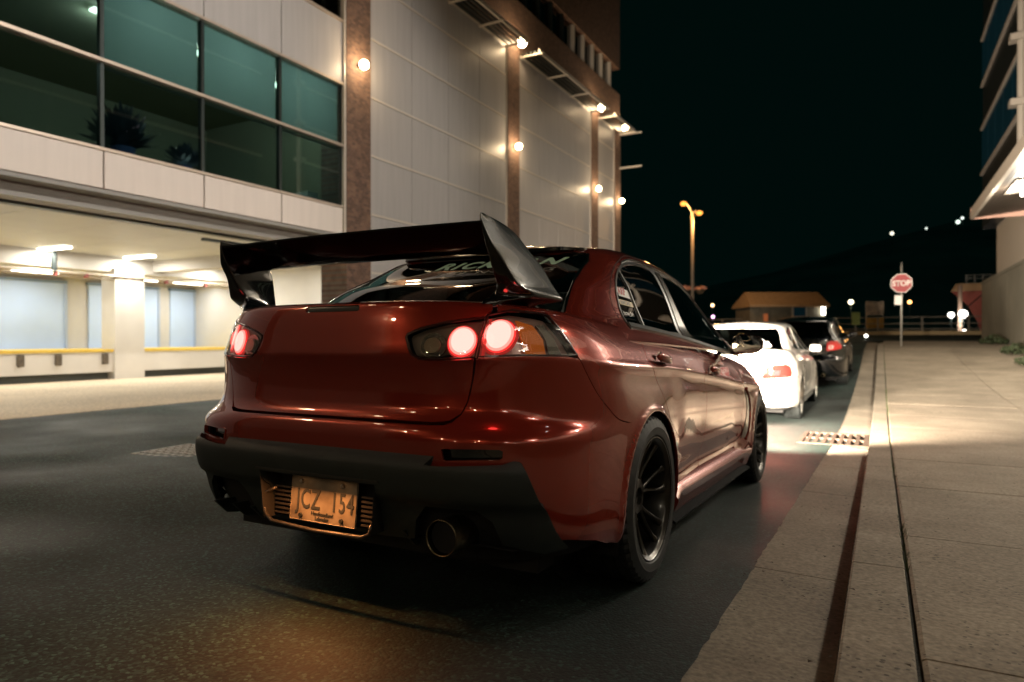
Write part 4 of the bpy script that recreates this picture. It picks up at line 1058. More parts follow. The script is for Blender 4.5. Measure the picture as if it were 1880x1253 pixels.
# ---------------------------------------------------------------- the red saloon
def red_car():
    M = Matrix(((0.99998, 0.00406, -0.00403, -1.68509), (-0.0039, 0.99924, 0.03867, 2.62159), (0.00418, -0.03866, 0.99924, 0.0), (0, 0, 0, 1)))
    car = empty('red_sedan', label='glossy dark red sedan with tall black boot wing, closest to the camera', cat='car')
    car.matrix_world = M
    red = paint('dark_red_paint', (.255, .027, .014), .44, .23)
    L, G = LP, GP
    # shared seams ---------------------------------------------------
    lid_edge = [(.50, .664), (.527, .685), (.543, .722), (.558, .79), (.568, .862)]
    li_bot = [(.568, .862), (.50, .857), (.438, .855), (.385, .857), (.358, .872)]
    li_tip = [(.345, .893), (.331, .928), (.336, .940), (.378, .957), (.467, .979), (.578, .996)]
    door_r = smooth_curve([(.114, 1.002), (.10, .935), (.060, .883), (.058, .846), (.112, .80), (.155, .737), (.208, .667), (.268, .574), (.328, .487), (.388, .40), (.435, .335), (.475, .300)], 3)
    door_m = smooth_curve([(1.0, .9695), (1.0, .90), (1.005, .80), (1.017, .71), (1.017, .6), (1.010, .48), (.99, .335)], 3)
    door_f = smooth_curve([(2.05, .911), (2.06, .80), (2.05, .7), (2.02, .55), (1.98, .42), (1.93, .33)], 3)
    bq = smooth_curve([(-.553, .868), (-.522, .811), (-.48, .747), (-.429, .70), (-.363, .657), (-.256, .639), (-.10, .630)], 3)
    X = lambda p: L.xz(p).tolist()
    Y = lambda p: L.yz(p).tolist()
    # boot lid: rear face with the notch for the inner lamps, and the deck
    half = X([(0, .6565), (.25, .6565), (.44, .6565), (.475, .6595)] + lid_edge) + X(li_bot[1:]) + X(li_tip) + [(.452, 1.010), (.455, 1.022), (.458, 1.035), (.46, 1.045), (.455, 1.12), (.43, 1.6)]
    slot = [(.098, 1.0085), (.098, 1.0195), (.092, 1.0215), (-.092, 1.0215), (-.098, 1.0195), (-.098, 1.0085), (-.092, 1.0065), (.092, 1.0065)]
    full = half + [(0, 1.6)] + [(-a, b) for a, b in half[::-1][:-1]]
    lid = L.panel('boot_lid', full, red, car, holes=[slot], step=.014, gap=.0026)
    L.panel('brake_light_slot', [(a * .98, 1.014 + (b - 1.014) * .98) for a, b in slot], m_gloss, car, step=.012, gap=0, off=-.004)
    # rear bumper skin
    vent = [(.492, .579), (.502, .584), (.672, .588), (.684, .582), (.684, .560), (.674, .552), (.512, .542), (.499, .546)]
    b1 = X([(0, .6515), (.25, .6515), (.44, .651), (.485, .653), (.507, .662)] + lid_edge[1:-1] + [(.572, .859)]) + X([(.63, .868), (.687, .872)]) + Y([(-.66, .8735), (-.60, .8745)] + bq[:-4] + [(-.19, .634)])
    b1 += Y(arch_arc(0, -29.5, -107, n=26)) + Y([(-.42, .235), (-.50, .262), (-.56, .274), (-.64, .29)]) + X([(.775, .30), (.755, .40), (.745, .46), (.725, .505), (.69, .522), (.45, .522), (.2, .522), (0, .522)])
    L.panel('rear_bumper', b1 + [(-a, b) for a, b in b1[::-1] if abs(a) > 1e-6], red, car, holes=[L.xz(vent).tolist(), [(-a, b) for a, b in L.xz(vent).tolist()]], step=.016, gap=.0018)
    for sd in (1, -1):
        vv = [(sd * a, b) for a, b in L.xz(vent).tolist()]
        L.panel('bumper_vent', vv, m_gloss, car, step=.02, gap=-.004, off=-.03, thick=0)
        L.ribbon('vent_frame', vv, .007, red, car, off=.0, thick=.003, closed=True)
    # quarter panels
    q = Y([(-.601, 1.0145)]) + [(.535, 1.018), (.462, 1.008), (.463, 1.022), (.466, 1.035), (.47, 1.10), (.47, 1.22), (.72, 1.16), (1.045, 1.10), (1.0455, 1.036)] + Y(door_r) + Y([(.475, .235), (.35, .235)])
    q += Y(arch_arc(0, 104, -29, n=40)) + Y(bq[:-4][::-1]) + Y([(-.553, .884), (-.563, .92), (-.586, .973)])
    L.panel('quarter_panel', q, red, car, step=.014, mirror=True)
    # doors
    dr = [(1.0447, 1.035), (1.0447, 1.11), (1.392, 1.11)] + Y(door_m) + Y([(.98, .322), (.62, .306), (.50, .300)]) + Y(door_r[::-1])
    rd = L.panel('rear_door', dr, red, car, step=.018, mirror=True)
    df = [(1.392, 1.11), (1.804, 1.11)] + Y(door_f) + Y([(1.88, .327), (1.05, .322), (.99, .322)]) + Y(door_m[::-1])
    fd = L.panel('front_door', df, red, car, step=.02, mirror=True)
    ff = [(1.804, 1.05), (2.0, 1.05), (2.35, 1.05), (2.45, 1.05), (2.45, .70)] + Y([(3.02, .60)]) + Y(arch_arc(2.65, 48, -104, n=40)) + Y([(2.29, .24), (1.93, .25)]) + Y(door_f[::-1])
    L.panel('front_fender', ff, red, car, step=.024, mirror=True)
    fb = Y([(3.02, .60)]) + [(2.45, .70), (2.45, .86), (2.7, .86), (3.0, .86), (3.0, .17), (2.5, .17)] + Y([(3.03, .18)]) + Y(arch_arc(2.65, 110, 49, n=12))
    L.panel('front_bumper', fb, red, car, step=.035, both=True)
    hood = [(3.0, .865), (2.45, .865), (2.45, 1.05), (2.2, 1.05), (2.2, 1.95), (3.0, 1.95)]
    L.panel('bonnet', hood, red, car, step=.035, both=True)
    # dark inner shell behind every gap
    sh = Y([(-.42, .18)]) + Y(arch_arc(0, -112, 112, .36, 30)) + Y([(.5, .15), (2.1, .15)]) + Y(arch_arc(2.65, -112, 112, .36, 30)) + [(2.9, .18), (3.0, .18), (3.0, 1.95), (2.2, 1.95), (1.5, 1.95), (.8, 1.95), (0.0, 1.95), (0, .18)]
    L.panel('inner_shell', sh, m_black, car, step=.045, gap=0, off=-.048, thick=0, both=True)
    # wheel housings
    for yc in (0, 2.65):
        for sd in (1, -1):
            mb = MB(); rr = []
            for xx in (.60, .70, .80, .875):
                rr.append([(sd * xx, yc + .356 * math.sin(R(a)), .32 + .356 * math.cos(R(a))) for a in range(-115, 116, 10)])
            mb.loft(rr, closed=False, cap=False)
            mb.add([(sd * .6, yc + .37 * math.sin(R(a)), .32 + .37 * math.cos(R(a))) for a in range(0, 360, 20)], [tuple(range(18))])
            mb.build('wheel_housing', m_black, car)
    MB().box((-.70, -.62, .16), (.70, 3.3, .24)).build('floor_pan', m_black, car)
    # lamps ----------------------------------------------------------
    inner = X([(.581, .9945), (.574, .93), (.5705, .866), (.50, .860), (.44, .858), (.388, .860), (.362, .8745), (.349, .895), (.335, .929), (.340, .938), (.380, .954), (.468, .976)])
    outer = X([(.588, 1.002), (.581, .93), (.5775, .868), (.63, .871), (.687, .875)]) + Y([(-.655, .8765), (-.60, .8775), (-.5565, .8795), (-.566, .918), (-.589, .970), (-.603, 1.008), (-.635, 1.014), (-.674, 1.0165)]) + [(.495, 1.0155)]
    for sd in (1, -1):
        po = [(sd * a, b) for a, b in outer]; pi_ = [(sd * a, b) for a, b in inner]
        lo_ = L.panel('tail_light', po, m_lens, car, step=.014, gap=.001, off=.0015, thick=0)
        L.panel('lamp_bowl', po, mat('lamp_bowl', (.42, .30, .27), .3, metal=.25), lo_, step=.02, gap=-.001, off=-.034, thick=0)
        L.ribbon('lens_edge', po, .006, mat('lens_edge', (.03, .012, .010), .2), lo_, off=-.0005, thick=.0025, closed=True)
        def disc(cx, cz, rx, rz, off, m, nm, par, n=28, a0=0, a1=360):
            pts = [(cx + rx * math.cos(R(a0 + (a1 - a0) * i / n)), cz + rz * math.sin(R(a0 + (a1 - a0) * i / n))) for i in range(n)]
            sv = L.xz(pts); sv[:, 0] *= sd
            return L.panel(nm, sv.tolist(), m, par, step=.02, gap=0, off=off, thick=.008)
        disc(.628, .940, .052, .060, -.022, emit_mat('tail_dim', (1, .06, .045), .38), 'lamp_halo', lo_)
        disc(.628, .942, .044, .055, -.018, m_redglow, 'lamp_ring', lo_)
        disc(.626, .943, .040, .051, -.014, m_warm, 'brake_lamp', lo_)
        disc(.625, .944, .033, .044, -.010, m_hot, 'brake_bulb', lo_)
        strip = X([(.592, .995), (.589, .93), (.586, .872), (.596, .872), (.597, .93), (.601, .995)])
        L.panel('red_strip', [(sd * a, b) for a, b in strip], emit_mat('tail_dim', (1, .06, .045), .38), lo_, step=.02, gap=0, off=-.014, thick=0)
        am = Y([(-.715, .995), (-.722, .94), (-.725, .885), (-.665, .884), (-.655, .93), (-.672, .98)])
        L.panel('indicator', [(sd * a, b) for a, b in am], m_amber, lo_, step=.02, gap=0, off=-.016, thick=.006)
        si = Y([(-.655, .985), (-.64, .93), (-.648, .889), (-.60, .889), (-.605, .94), (-.625, .99)])
        L.panel('side_reflector', [(sd * a, b) for a, b in si], m_reflector, lo_, step=.02, gap=0, off=-.022, thick=.006)
        ld = L.panel('boot_lamp', pi_, m_lens, car, step=.014, gap=.001, off=.0015, thick=0)
        L.panel('lamp_bowl', pi_, mat('boot_bowl', (.16, .14, .115), .3, metal=.25), ld, step=.02, gap=-.001, off=-.032, thick=0)
        L.ribbon('lens_edge', pi_, .006, mat('lens_edge', (.03, .012, .010), .2), ld, off=-.0005, thick=.0025, closed=True)
        disc(.521, .918, .050, .056, -.024, emit_mat('tail_dim', (1, .06, .045), .38), 'lamp_halo', ld)
        disc(.521, .919, .047, .050, -.019, m_redglow, 'lamp_ring', ld)
        disc(.522, .921, .043, .046, -.015, m_warm, 'lamp', ld)
        disc(.523, .922, .036, .039, -.011, m_hot, 'bulb', ld)
        disc(.425, .905, .046, .042, -.020, m_reflector, 'reverse_lamp', ld)
        disc(.424, .905, .028, .025, -.012, mat('reverse_lens', (.30, .26, .17), .3, bump=.8, bscale=300), 'reverse_lens', ld)
        # the glow the lit lamps throw
        pl = LBS.P(*[np.array([k]) for k in (sd * .43, .93)])[0]; nl = LBS.N(np.array([sd * .43]), np.array([.93]))[0]
        lamp('tail_glow', 'POINT', tuple(pl + nl * .03), .35, (1, .06, .05), car, .03)
    # greenhouse -----------------------------------------------------
    GY = lambda p: G.yz(p).tolist()
    qg = GY([(.250, 1.258), (.20, 1.228), (.163, 1.198), (.122, 1.16), (.095, 1.122), (.073, 1.085), (.066, 1.06), (.072, 1.024), (.249, 1.021), (.265, 1.1), (.265, 1.2)])
    rg = GY([(.280, 1.262), (.305, 1.285), (.36, 1.304), (.45, 1.325), (.544, 1.338), (.66, 1.343), (.775, 1.335), (.81, 1.315), (.832, 1.285), (.858, 1.22), (.868, 1.15), (.864, 1.08), (.853, 1.012), (.288, 1.0185), (.304, 1.1), (.302, 1.2)])
    fg = GY([(.955, 1.330), (1.10, 1.336), (1.32, 1.322), (1.5, 1.290), (1.65, 1.246), (1.80, 1.186), (1.93, 1.120), (2.03, 1.055), (2.08, 1.0), (2.085, .955), (1.9, .950), (1.5, .968), (1.10, .996), (1.06, 1.08), (1.015, 1.176), (.985, 1.26)])
    hole = GY(smooth_curve([(.274, 1.283), (.21, 1.248), (.155, 1.208), (.112, 1.165), (.083, 1.122), (.060, 1.085), (.051, 1.06), (.055, 1.0)], 3) + [(.86, .985), (1.5, .95), (2.0, .93), (2.13, .935)] + smooth_curve([(2.13, .98), (2.08, 1.055), (1.97, 1.128), (1.83, 1.200), (1.67, 1.262), (1.51, 1.308), (1.32, 1.341), (1.10, 1.355), (.84, 1.36), (.66, 1.362), (.53, 1.357), (.44, 1.343), (.345, 1.320)], 3))
    rear = [(0, .965), (.3, .965), (.485, .97), (.497, 1.10), (.499, 1.2), (.502, 1.285), (.525, 1.340), (.530, 1.372), (.47, 1.381), (.3, 1.383), (0, 1.383)]
    front = [(3.0, .965), (2.52, .965), (2.52, 1.1), (2.52, 1.25), (2.50, 1.365), (2.7, 1.372), (3.0, 1.375)]
    shell = [(0, 1.388), (.3, 1.388), (.48, 1.386), (.542, 1.378), (.536, 1.34), (.512, 1.285), (.508, 1.2), (.506, 1.10), (.494, .945), (2.505, .945), (2.505, 1.1), (2.505, 1.25), (2.485, 1.372), (2.7, 1.378), (3.0, 1.38), (3.0, 2.3), (1.5, 2.3), (0, 2.3)]
    G.panel('roof', shell, red, car, holes=[hole], step=.018, gap=0, both=True)
    rgl = G.panel('rear_window', rear[:-1] + [(0, 1.383)] + [(-a, b) for a, b in rear[::-1][1:-1]], m_glass, car, step=.03, gap=0, off=-.004, thick=0)
    G.ribbon('window_seal', [(.494, .97), (.503, 1.10), (.505, 1.2), (.508, 1.285), (.532, 1.340), (.536, 1.375), (.47, 1.386), (.3, 1.388), (0, 1.388), (-.3, 1.388), (-.47, 1.386), (-.536, 1.375), (-.532, 1.34), (-.508, 1.285), (-.505, 1.2), (-.503, 1.1), (-.494, .97)], .016, m_gloss, car, off=-.003, thick=.003)
    G.panel('windscreen', front, m_glass, car, step=.04, gap=0, off=-.003, thick=0, both=True)
    # black roof-end lip
    rings = []
    ss = np.linspace(-.535, .535, 41)
    for s_ in ss:
        a = GHS.P(s_, 1.395); e = abs(s_) / .535; k = 1 - .75 * max(0, (e - .85) / .15)
        f = np.array([0, 1., 0])
        rings.append([(a[0], a[1] + .05, a[2] + .012), (a[0], a[1] - .005, a[2] + .006 + .014 * k), (a[0], a[1] - .050 * k, a[2] + .002 + .010 * k), (a[0], a[1] - .052 * k, a[2] - .004), (a[0], a[1] - .01, a[2] - .012), (a[0], a[1] + .05, a[2] - .01)])
    MB().loft(rings).build('roof_lip', m_gloss, car, auto=40)
    for sd in (1, -1):
        F = lambda p: [(sd * a, b) for a, b in p]
        G.panel('quarter_window', F(qg), m_glass, car, step=.03, gap=0, off=-.006, thick=0)
        G.panel('rear_door_window', F(rg), m_glass, car, step=.04, gap=0, off=-.007, thick=0)
        G.panel('front_door_window', F(fg), m_glass, car, step=.04, gap=0, off=-.007, thick=0)
        G.panel('window_surround', F(hole), mat('satin_black_trim', (.012, .013, .013), .3), car, holes=[F(qg), F(rg), F(fg)], step=.03, gap=.001, off=-.004, thick=.008)
        pil = F(GY([(.855, 1.338), (.935, 1.337), (.97, 1.26), (1.0, 1.176), (1.04, 1.085), (1.085, .985), (.90, .992), (.915, 1.08), (.915, 1.15), (.902, 1.22), (.880, 1.285)]))
        G.panel('pillar_cover', pil, mat('pillar_film', (.10, .085, .07), .17, metal=.5), car, step=.03, gap=0, off=.0, thick=.006)
        G.ribbon('window_trim', F(hole[:22]) + F(hole[28:]), .011, m_trim, car, off=.0, thick=.004)
        G.ribbon('quarter_bar', F(GY([(.262, 1.268), (.283, 1.2), (.284, 1.1), (.268, 1.012)])), .017, m_trim, car, off=-.002, thick=.004)
        belt = GY([(y, float(LBS.zb(np.array(y))) + .010) for y in np.linspace(.055, 2.1, 30)])
        G.ribbon('belt_moulding', F(belt), .026, m_trim, car, off=.003, thick=.006)
        fr = F(GY(smooth_curve([(.0, 1.02), (-.004, 1.06), (-.002, 1.094), (.03, 1.14), (.082, 1.184), (.125, 1.22), (.181, 1.254), (.25, 1.293), (.326, 1.324), (.42, 1.357), (.529, 1.378), (.652, 1.385), (.9, 1.388), (1.3, 1.366), (1.6, 1.305), (1.85, 1.222)], 4)))
        G.ribbon('door_shut_line', fr, .0045, m_black, car, off=-.0035, thick=.0042)
    # lettering on the glass
    white_d = mat('white_vinyl', (.42, .62, .50), .6); grey_d = mat('grey_vinyl', (.30, .30, .28), .6)
    surf_text(G, 'window_lettering', 'RICKMAN', .088, -.18, 1.283, 'xz', white_d, rgl, shear=.35, bold=.003, off=-.002, aspect=.62, spacing=1.2, width=.66)
    surf_text(G, 'window_lettering', 'T U N I N G', .055, -.14, 1.245, 'xz', grey_d, rgl, shear=.1, off=-.002, aspect=.5, spacing=1.4, width=.61)
    def sticker(y0, y1, z0, z1, dz, m):
        p = GY([(y0, z0), (y1, z0 + dz), (y1, z1 + dz), (y0, z1)])
        return G.panel('window_sticker', p, m, car, step=.03, gap=0, off=-.004, thick=0)
    st = sticker(.135, .262, 1.146, 1.186, -.004, mat('sticker_white', (.62, .58, .52), .5))
    surf_text(G, 'sticker_lettering', 'ARP', .042, .140, 1.156, 'yz', mat('sticker_red', (.45, .02, .02), .5), st, shear=.2, bold=.003, off=-.003, spacing=1.1)
    st = sticker(.108, .264, 1.107, 1.130, -.003, mat('sticker_yellow', (.55, .38, .10), .5))
    surf_text(G, 'sticker_lettering', 'SUNCOAST', .022, .120, 1.110, 'yz', mat('sticker_dark', (.03, .02, .01), .5), st, bold=.0006, off=-.003)
    surf_text(G, 'window_lettering', 'barney_0x4', .026, .098, 1.062, 'yz', mat('white_print', (.6, .58, .54), .5), car, bold=.0004, off=-.004)
    # cabin
    for x in (-.36, .36):
        mb = MB()
        for (z, y, w, d) in ((.6, .95, .25, .09), (.95, .88, .25, .08), (1.12, .82, .21, .07), (1.17, .80, .12, .05), (1.28, .78, .12, .05), (1.31, .78, .08, .03)):
            mb.v; 
        rings = [[(x + w * math.cos(t) * (1 if abs(math.cos(t)) < .8 else .95), y + d * math.sin(t), z) for t in np.linspace(0, 2 * math.pi, 14, endpoint=False)] for (z, y, w, d) in ((.6, .95, .25, .09), (.95, .88, .25, .08), (1.12, .82, .21, .07), (1.17, .80, .12, .05), (1.28, .78, .12, .05), (1.31, .78, .08, .03))]
        mb.loft(rings).build('front_seat', m_seat, car, auto=50)
    # skirts -----------------------------------------------------------
    for sd in (1, -1):
        sec = [(.835, .325), (.862, .306), (.884, .276), (.884, .264), (.864, .222), (.850, .178), (.83, .17)]
        lip = [(.850, .176), (.868, .170), (.889, .158), (.888, .151), (.83, .148)]
        def sweep(sec, y0, y1, flare):
            rr = []
            for i in range(25):
                t = i / 24; y = y0 + (y1 - y0) * t
                fl = flare * (max(0, 1 - t / .10) ** 2 + max(0, (t - .90) / .10) ** 2)
                lift = .02 * max(0, 1 - t / .06) ** 2
                rr.append([(sd * (a + fl), y, b + (.0 if b < .2 else -lift)) for a, b in sec])
            return rr
        MB().loft(sweep(sec, .375, 2.285, .016)).build('side_skirt', red, car, auto=32)
        MB().loft(sweep(lip, .36, 2.25, .004)).build('skirt_lip', mat('skirt_black', (.005, .006, .006), .75, spec=.05), car, auto=32)
        # handles
        for (yc, zc) in ((.225, .872), (1.205, .818)):
            s0, v0 = LBS.sv_yz(np.array([yc]), np.array([zc])); p0 = LBS.P(s0, v0)[0]; n0 = LBS.N(s0, v0)[0]
            h = empty('door_handle', (sd * p0[0], p0[1], p0[2])); h.parent = car
            cup = MB(); pts = []
            ns = 16
            cup.loft([[(sd * (.004 - .02 * (1 - k)), .062 * k * math.cos(t) - .005, .040 * k * math.sin(t) - .004) for t in np.linspace(0, 2 * math.pi, ns, endpoint=False)] for k in (1.0, .8, .45)], cap=False)
            cup.build('handle_cup', m_gloss, h, smooth=True)
            rr = []
            for t in np.linspace(-1, 1, 15):
                w_ = .017 * (1 - abs(t) ** 6) ** .5 + .002; d_ = .010
                y = .098 * t; xo = .022 + .014 * (1 - t * t)
                rr.append([(sd * (xo + d_ * math.cos(a) * (1 - .4 * abs(t) ** 4)), y, w_ * math.sin(a) + .004 - .008 * t) for a in np.linspace(0, 2 * math.pi, 12, endpoint=False)])
            MB().loft(rr).build('grip', red, h, smooth=True)
        # fender outlet
        fv = [(sd * a, b) for a, b in Y(smooth_curve([(2.19, .69), (2.24, .60), (2.235, .50), (2.19, .42), (2.135, .372)], 4) + smooth_curve([(2.075, .372), (2.09, .44), (2.14, .52), (2.155, .60), (2.13, .68)], 4))]
        L.panel('fender_outlet', fv, m_gloss, car, step=.02, gap=0, off=.003, thick=.006)
        L.ribbon('outlet_blade', [(sd * a, b) for a, b in Y(smooth_curve([(2.20, .70), (2.25, .61), (2.245, .50), (2.20, .41), (2.15, .36)], 4))], .022, red, car, off=.004, thick=.006)
        # mirrors
        mr = empty('door_mirror', (sd * .945, 1.80, .985)); mr.parent = car
        rr = []
        for (y, k) in ((.0, .93), (.012, 1.0), (.045, .97), (.085, .78), (.105, .4)):
            ring = []
            for t in np.linspace(0, 2 * math.pi, 28, endpoint=False):
                c, s_ = math.cos(t), math.sin(t); n_ = 3.2
                r_ = (abs(c) ** n_ + abs(s_) ** n_) ** (-1 / n_)
                ring.append((sd * (r_ * c * .095 * k + .008 * s_), y, r_ * s_ * .062 * k * (1 + .12 * -c)))
            rr.append(ring)
        MB().loft(rr, cap=True).build('mirror_shell', mat('mirror_shell', (.03, .012, .010), .25, coat=1), mr, smooth=True)
        ring = [(p[0] * .9, -.003, p[2] * .88) for p in rr[1]]
        MB().add(ring, [tuple(range(28))]).build('mirror_glass', mat('mirror_glass', (.7, .7, .7), .02, metal=1), mr)
        MB().loft([[(sd * (-.19), .02, -.065), (sd * (-.19), .10, -.065), (sd * (-.19), .10, -.035), (sd * (-.19), .02, -.035)], [(sd * (-.02), .02, -.060), (sd * (-.02), .08, -.060), (sd * (-.02), .08, -.028), (sd * (-.02), .02, -.028)]]).build('mirror_arm', m_gloss, mr)
    # lower bumper and diffuser -----------------------------------------
    class Valance(LowerBody):
        def __init__(s):
            LowerBody.__init__(s)
            s.yr = pchip([.1, .22, .27, .33, .395, .415, .47, .512, .524, .534, .557, .6], [-.76, -.80, -.835, -.862, -.885, -.912, -.928, -.933, -.933, -.928, -.902, -.895])
        def W(s, y, v): return LowerBody.W(s, y, v) + .006 + .010 * np.exp(-((v - .50) / .07) ** 2)
    VP = Patch(Valance(), .45)
    vx = lambda p: VP.xz(p).tolist()
    hr = vx([(0, .557), (.30, .557), (.468, .5565), (.452, .531), (.50, .5305), (.69, .543)] + smooth_curve([(.712, .552), (.735, .548), (.757, .52), (.772, .472), (.783, .42), (.796, .35), (.815, .262)], 4) + [(.76, .25), (.66, .285), (.645, .36), (.60, .395), (.43, .395), (.385, .345), (.36, .275), (.25, .268), (0, .268)])
    rec = [(.262, .452), (.245, .40), (.243, .30), (.225, .283), (0, .281)]
    rec = vx(rec + [(-a, b) for a, b in rec[::-1][1:]])
    VP.panel('lower_bumper', hr + [(-a, b) for a, b in hr[::-1] if abs(a) > 1e-6], m_plastic, car, holes=[rec], step=.017, gap=0, thick=.02)
    # recess behind the number plate with slatted grille and tubular frame
    rc = MB()
    for a, b in ((( -.28, -.93, .459), (.28, -.80, .466)), ((-.28, -.815, .27), (.28, -.80, .462))): rc.box(a, b)
    for sd in (1, -1): rc.add([(sd * .262, -.925, .455), (sd * .245, -.915, .285), (sd * .235, -.805, .285), (sd * .252, -.805, .455)], [(0, 1, 2, 3)])
    rc.build('plate_recess', mat('recess_plastic', (.018, .016, .013), .5), car)
    for sd in (1, -1):
        for k in range(7):
            z = .298 + k * .0155
            MB().box((sd * .165, -.872, z), (sd * .238, -.864, z + .006)).build('grille_slat', mat('slat', (.05, .045, .04), .35), car)
    fp = [(-.215, -.885, .392), (-.262, -.905, .372), (-.258, -.908, .325), (-.24, -.908, .295), (-.21, -.91, .278), (0, -.918, .271), (.20, -.91, .273), (.232, -.908, .286), (.242, -.905, .32)]
    MB().tube(fp, .007, 8).build('plate_frame', mat('frame_tube', (.05, .045, .04), .3, metal=.4), car, smooth=True)
    plm, pt, pb = nodes('plate_face')
    pb.inputs['Base Color'].default_value = (.62, .50, .36, 1); pb.inputs['Roughness'].default_value = .42
    tcn = pt.nodes.new('ShaderNodeTexCoord'); nzn = pt.nodes.new('ShaderNodeTexNoise'); nzn.inputs['Scale'].default_value = 14; nzn.inputs['Detail'].default_value = 6
    crn = pt.nodes.new('ShaderNodeValToRGB'); crn.color_ramp.elements[0].color = (.09, .07, .048, 1); crn.color_ramp.elements[0].position = .3; crn.color_ramp.elements[1].color = (.20, .172, .135, 1); crn.color_ramp.elements[1].position = .62
    pt.links.new(tcn.outputs['Object'], nzn.inputs[0]); pt.links.new(nzn.outputs[0], crn.inputs[0]); pt.links.new(crn.outputs[0], pb.inputs['Base Color'])
    pl = empty('number_plate', (0, -.878, .364)); pl.parent = car
    pl.rotation_euler = (R(-4), 0, 0)
    MB().box((-.1525, 0, -.077), (.1525, .003, .077)).build('plate_face', plm, pl, bevel=.0015)
    MB().tube([(-.150, -.001, -.0745), (.150, -.001, -.0745), (.150, -.001, .0745), (-.150, -.001, .0745), (-.150, -.001, -.0745)], .0022, 6).build('plate_rim', plm, pl)
    ink = mat('plate_ink', (.030, .034, .035), .5)
    def ptext(s_, size, x, z, m, ext=.0012, bold=0, asp=1, spacing=1):
        me = text_mesh('plate_lettering', s_, size, 0, bold, 'CENTER', ext, spacing)
        for v in me.vertices: v.co = (v.co.x * asp + x, -.0015 - v.co.z, v.co.y + z)
        return link('plate_lettering', me, m, pl)
    ptext('JCZ', .094, -.068, -.031, ink, bold=.0006, asp=.68, spacing=1.12); ptext('154', .094, .088, -.031, ink, bold=.0006, asp=.68, spacing=1.12)
    ptext('Newfoundland', .017, 0, -.051, ink); ptext('Labrador', .017, 0, -.067, ink)
    for x in (-.102, .086):
        MB().lathe([(-.008, .001), (-.008, .0065), (.0, .0075)], 10, 'y', (x, -.001, .060)).build('plate_bolt', mat('bolt', (.6, .55, .5), .3, metal=1), pl)
        MB().lathe([(-.006, .001), (-.006, .0075), (.0, .0085)], 10, 'y', (x + .003, -.001, -.058)).build('plate_bolt', m_rubber, pl)
    for x in (-.085, .085):
        MB().cbox((x, -.918, .4575), (.045, .014, .004)).build('plate_light', emit_mat('plate_lamp', (1, .55, .24), 1.2), car)
        lamp('plate_light_beam', 'AREA', (x, -.948, .4490), 2.3, (1, .36, .10), car, .04, .014, rot=(R(-34), 0, 0))
        lamp('plate_light_spill', 'AREA', (x, -.915, .4500), .02, (1, .50, .20), car, .04, .014, rot=(R(-10), 0, 0))
    # diffuser blades, exhaust
    for x in (-.58, -.48, -.38, .33):
        MB().prism([(-.86, .30), (-.80, .245), (-.45, .19), (-.45, .30)], x - .006, x + .006, 'x').build('diffuser_blade', m_plastic, car)
    MB().add([(-.62, -.80, .275), (.70, -.80, .275), (.70, -.40, .20), (-.70, -.40, .20)], [(0, 1, 2, 3)]).build('diffuser_tray', m_black, car)
    ex = MB().lathe([(-.905, .0525), (-.91, .055), (-.905, .0565), (-.62, .055), (-.62, .048), (-.885, .050)], 48, 'y', (.512, 0, .312))
    ex.build('exhaust_tip', m_chrome, car, smooth=True)
    MB().lathe([(-.885, .0001), (-.885, .0505)], 32, 'y', (.512, 0, .312)).build('exhaust_bore', m_black, car)
    MB().lathe([(-.62, .0001), (-.62, .10), (-.30, .10), (-.30, .0001)], 24, 'y', (.45, 0, .30)).build('muffler', mat('muffler', (.03, .03, .03), .5, metal=.6), car)
    # rear wing ----------------------------------------------------------
    cf, ct, cb = nodes('carbon_fibre')
    cb.inputs['Roughness'].default_value = .25; cb.inputs['Coat Weight'].default_value = 1; cb.inputs['Coat Roughness'].default_value = .05
    tc = ct.nodes.new('ShaderNodeTexCoord'); mp = ct.nodes.new('ShaderNodeMapping'); mp.inputs['Rotation'].default_value = (R(35), 0, 0)
    wv = ct.nodes.new('ShaderNodeTexWave'); wv.bands_direction = 'Y'; wv.inputs['Scale'].default_value = 62; wv.inputs['Distortion'].default_value = .3
    cr = ct.nodes.new('ShaderNodeValToRGB'); cr.color_ramp.elements[0].color = (.006, .008, .008, 1); cr.color_ramp.elements[1].color = (.040, .052, .050, 1)
    ct.links.new(tc.outputs['Object'], mp.inputs[0]); ct.links.new(mp.outputs[0], wv.inputs[0]); ct.links.new(wv.outputs[0], cr.inputs[0]); ct.links.new(cr.outputs[0], cb.inputs['Base Color'])
    wing = []
    for sd in (1, -1):
        lv = [(1.030, .600, -.735, .615, -.555, .590, -.545, .555, -.775), (1.050, .622, -.722, .650, -.545, .595, -.548, .558, -.765), (1.060, .672, -.690, .712, -.525, .600, -.550, .565, -.752), (1.068, .705, -.665, .733, -.508, .603, -.552, .572, -.742), (1.080, .698, -.690, .727, -.516, .606, -.555, .580, -.735), (1.100, .676, -.738, .717, -.530, .606, -.558, .590, -.730), (1.135, .660, -.760, .699, -.548, .606, -.565, .595, -.760), (1.170, .646, -.780, .682, -.562, .606, -.570, .597, -.785), (1.230, .625, -.830, .651, -.620, .610, -.585, .598, -.822), (1.275, .610, -.845, .629, -.665, .608, -.640, .598, -.842), (1.298, .604, -.850, .615, -.712, .602, -.705, .596, -.850), (1.310, .601, -.850, .607, -.782, .599, -.780, .596, -.850), (1.316, .5995, -.848, .601, -.835, .5985, -.825, .597, -.848)]
        fz = [a[0] for a in lv]; fn = [pchip(fz, [a[k] for a in lv]) for k in range(1, 9)]
        rr = []
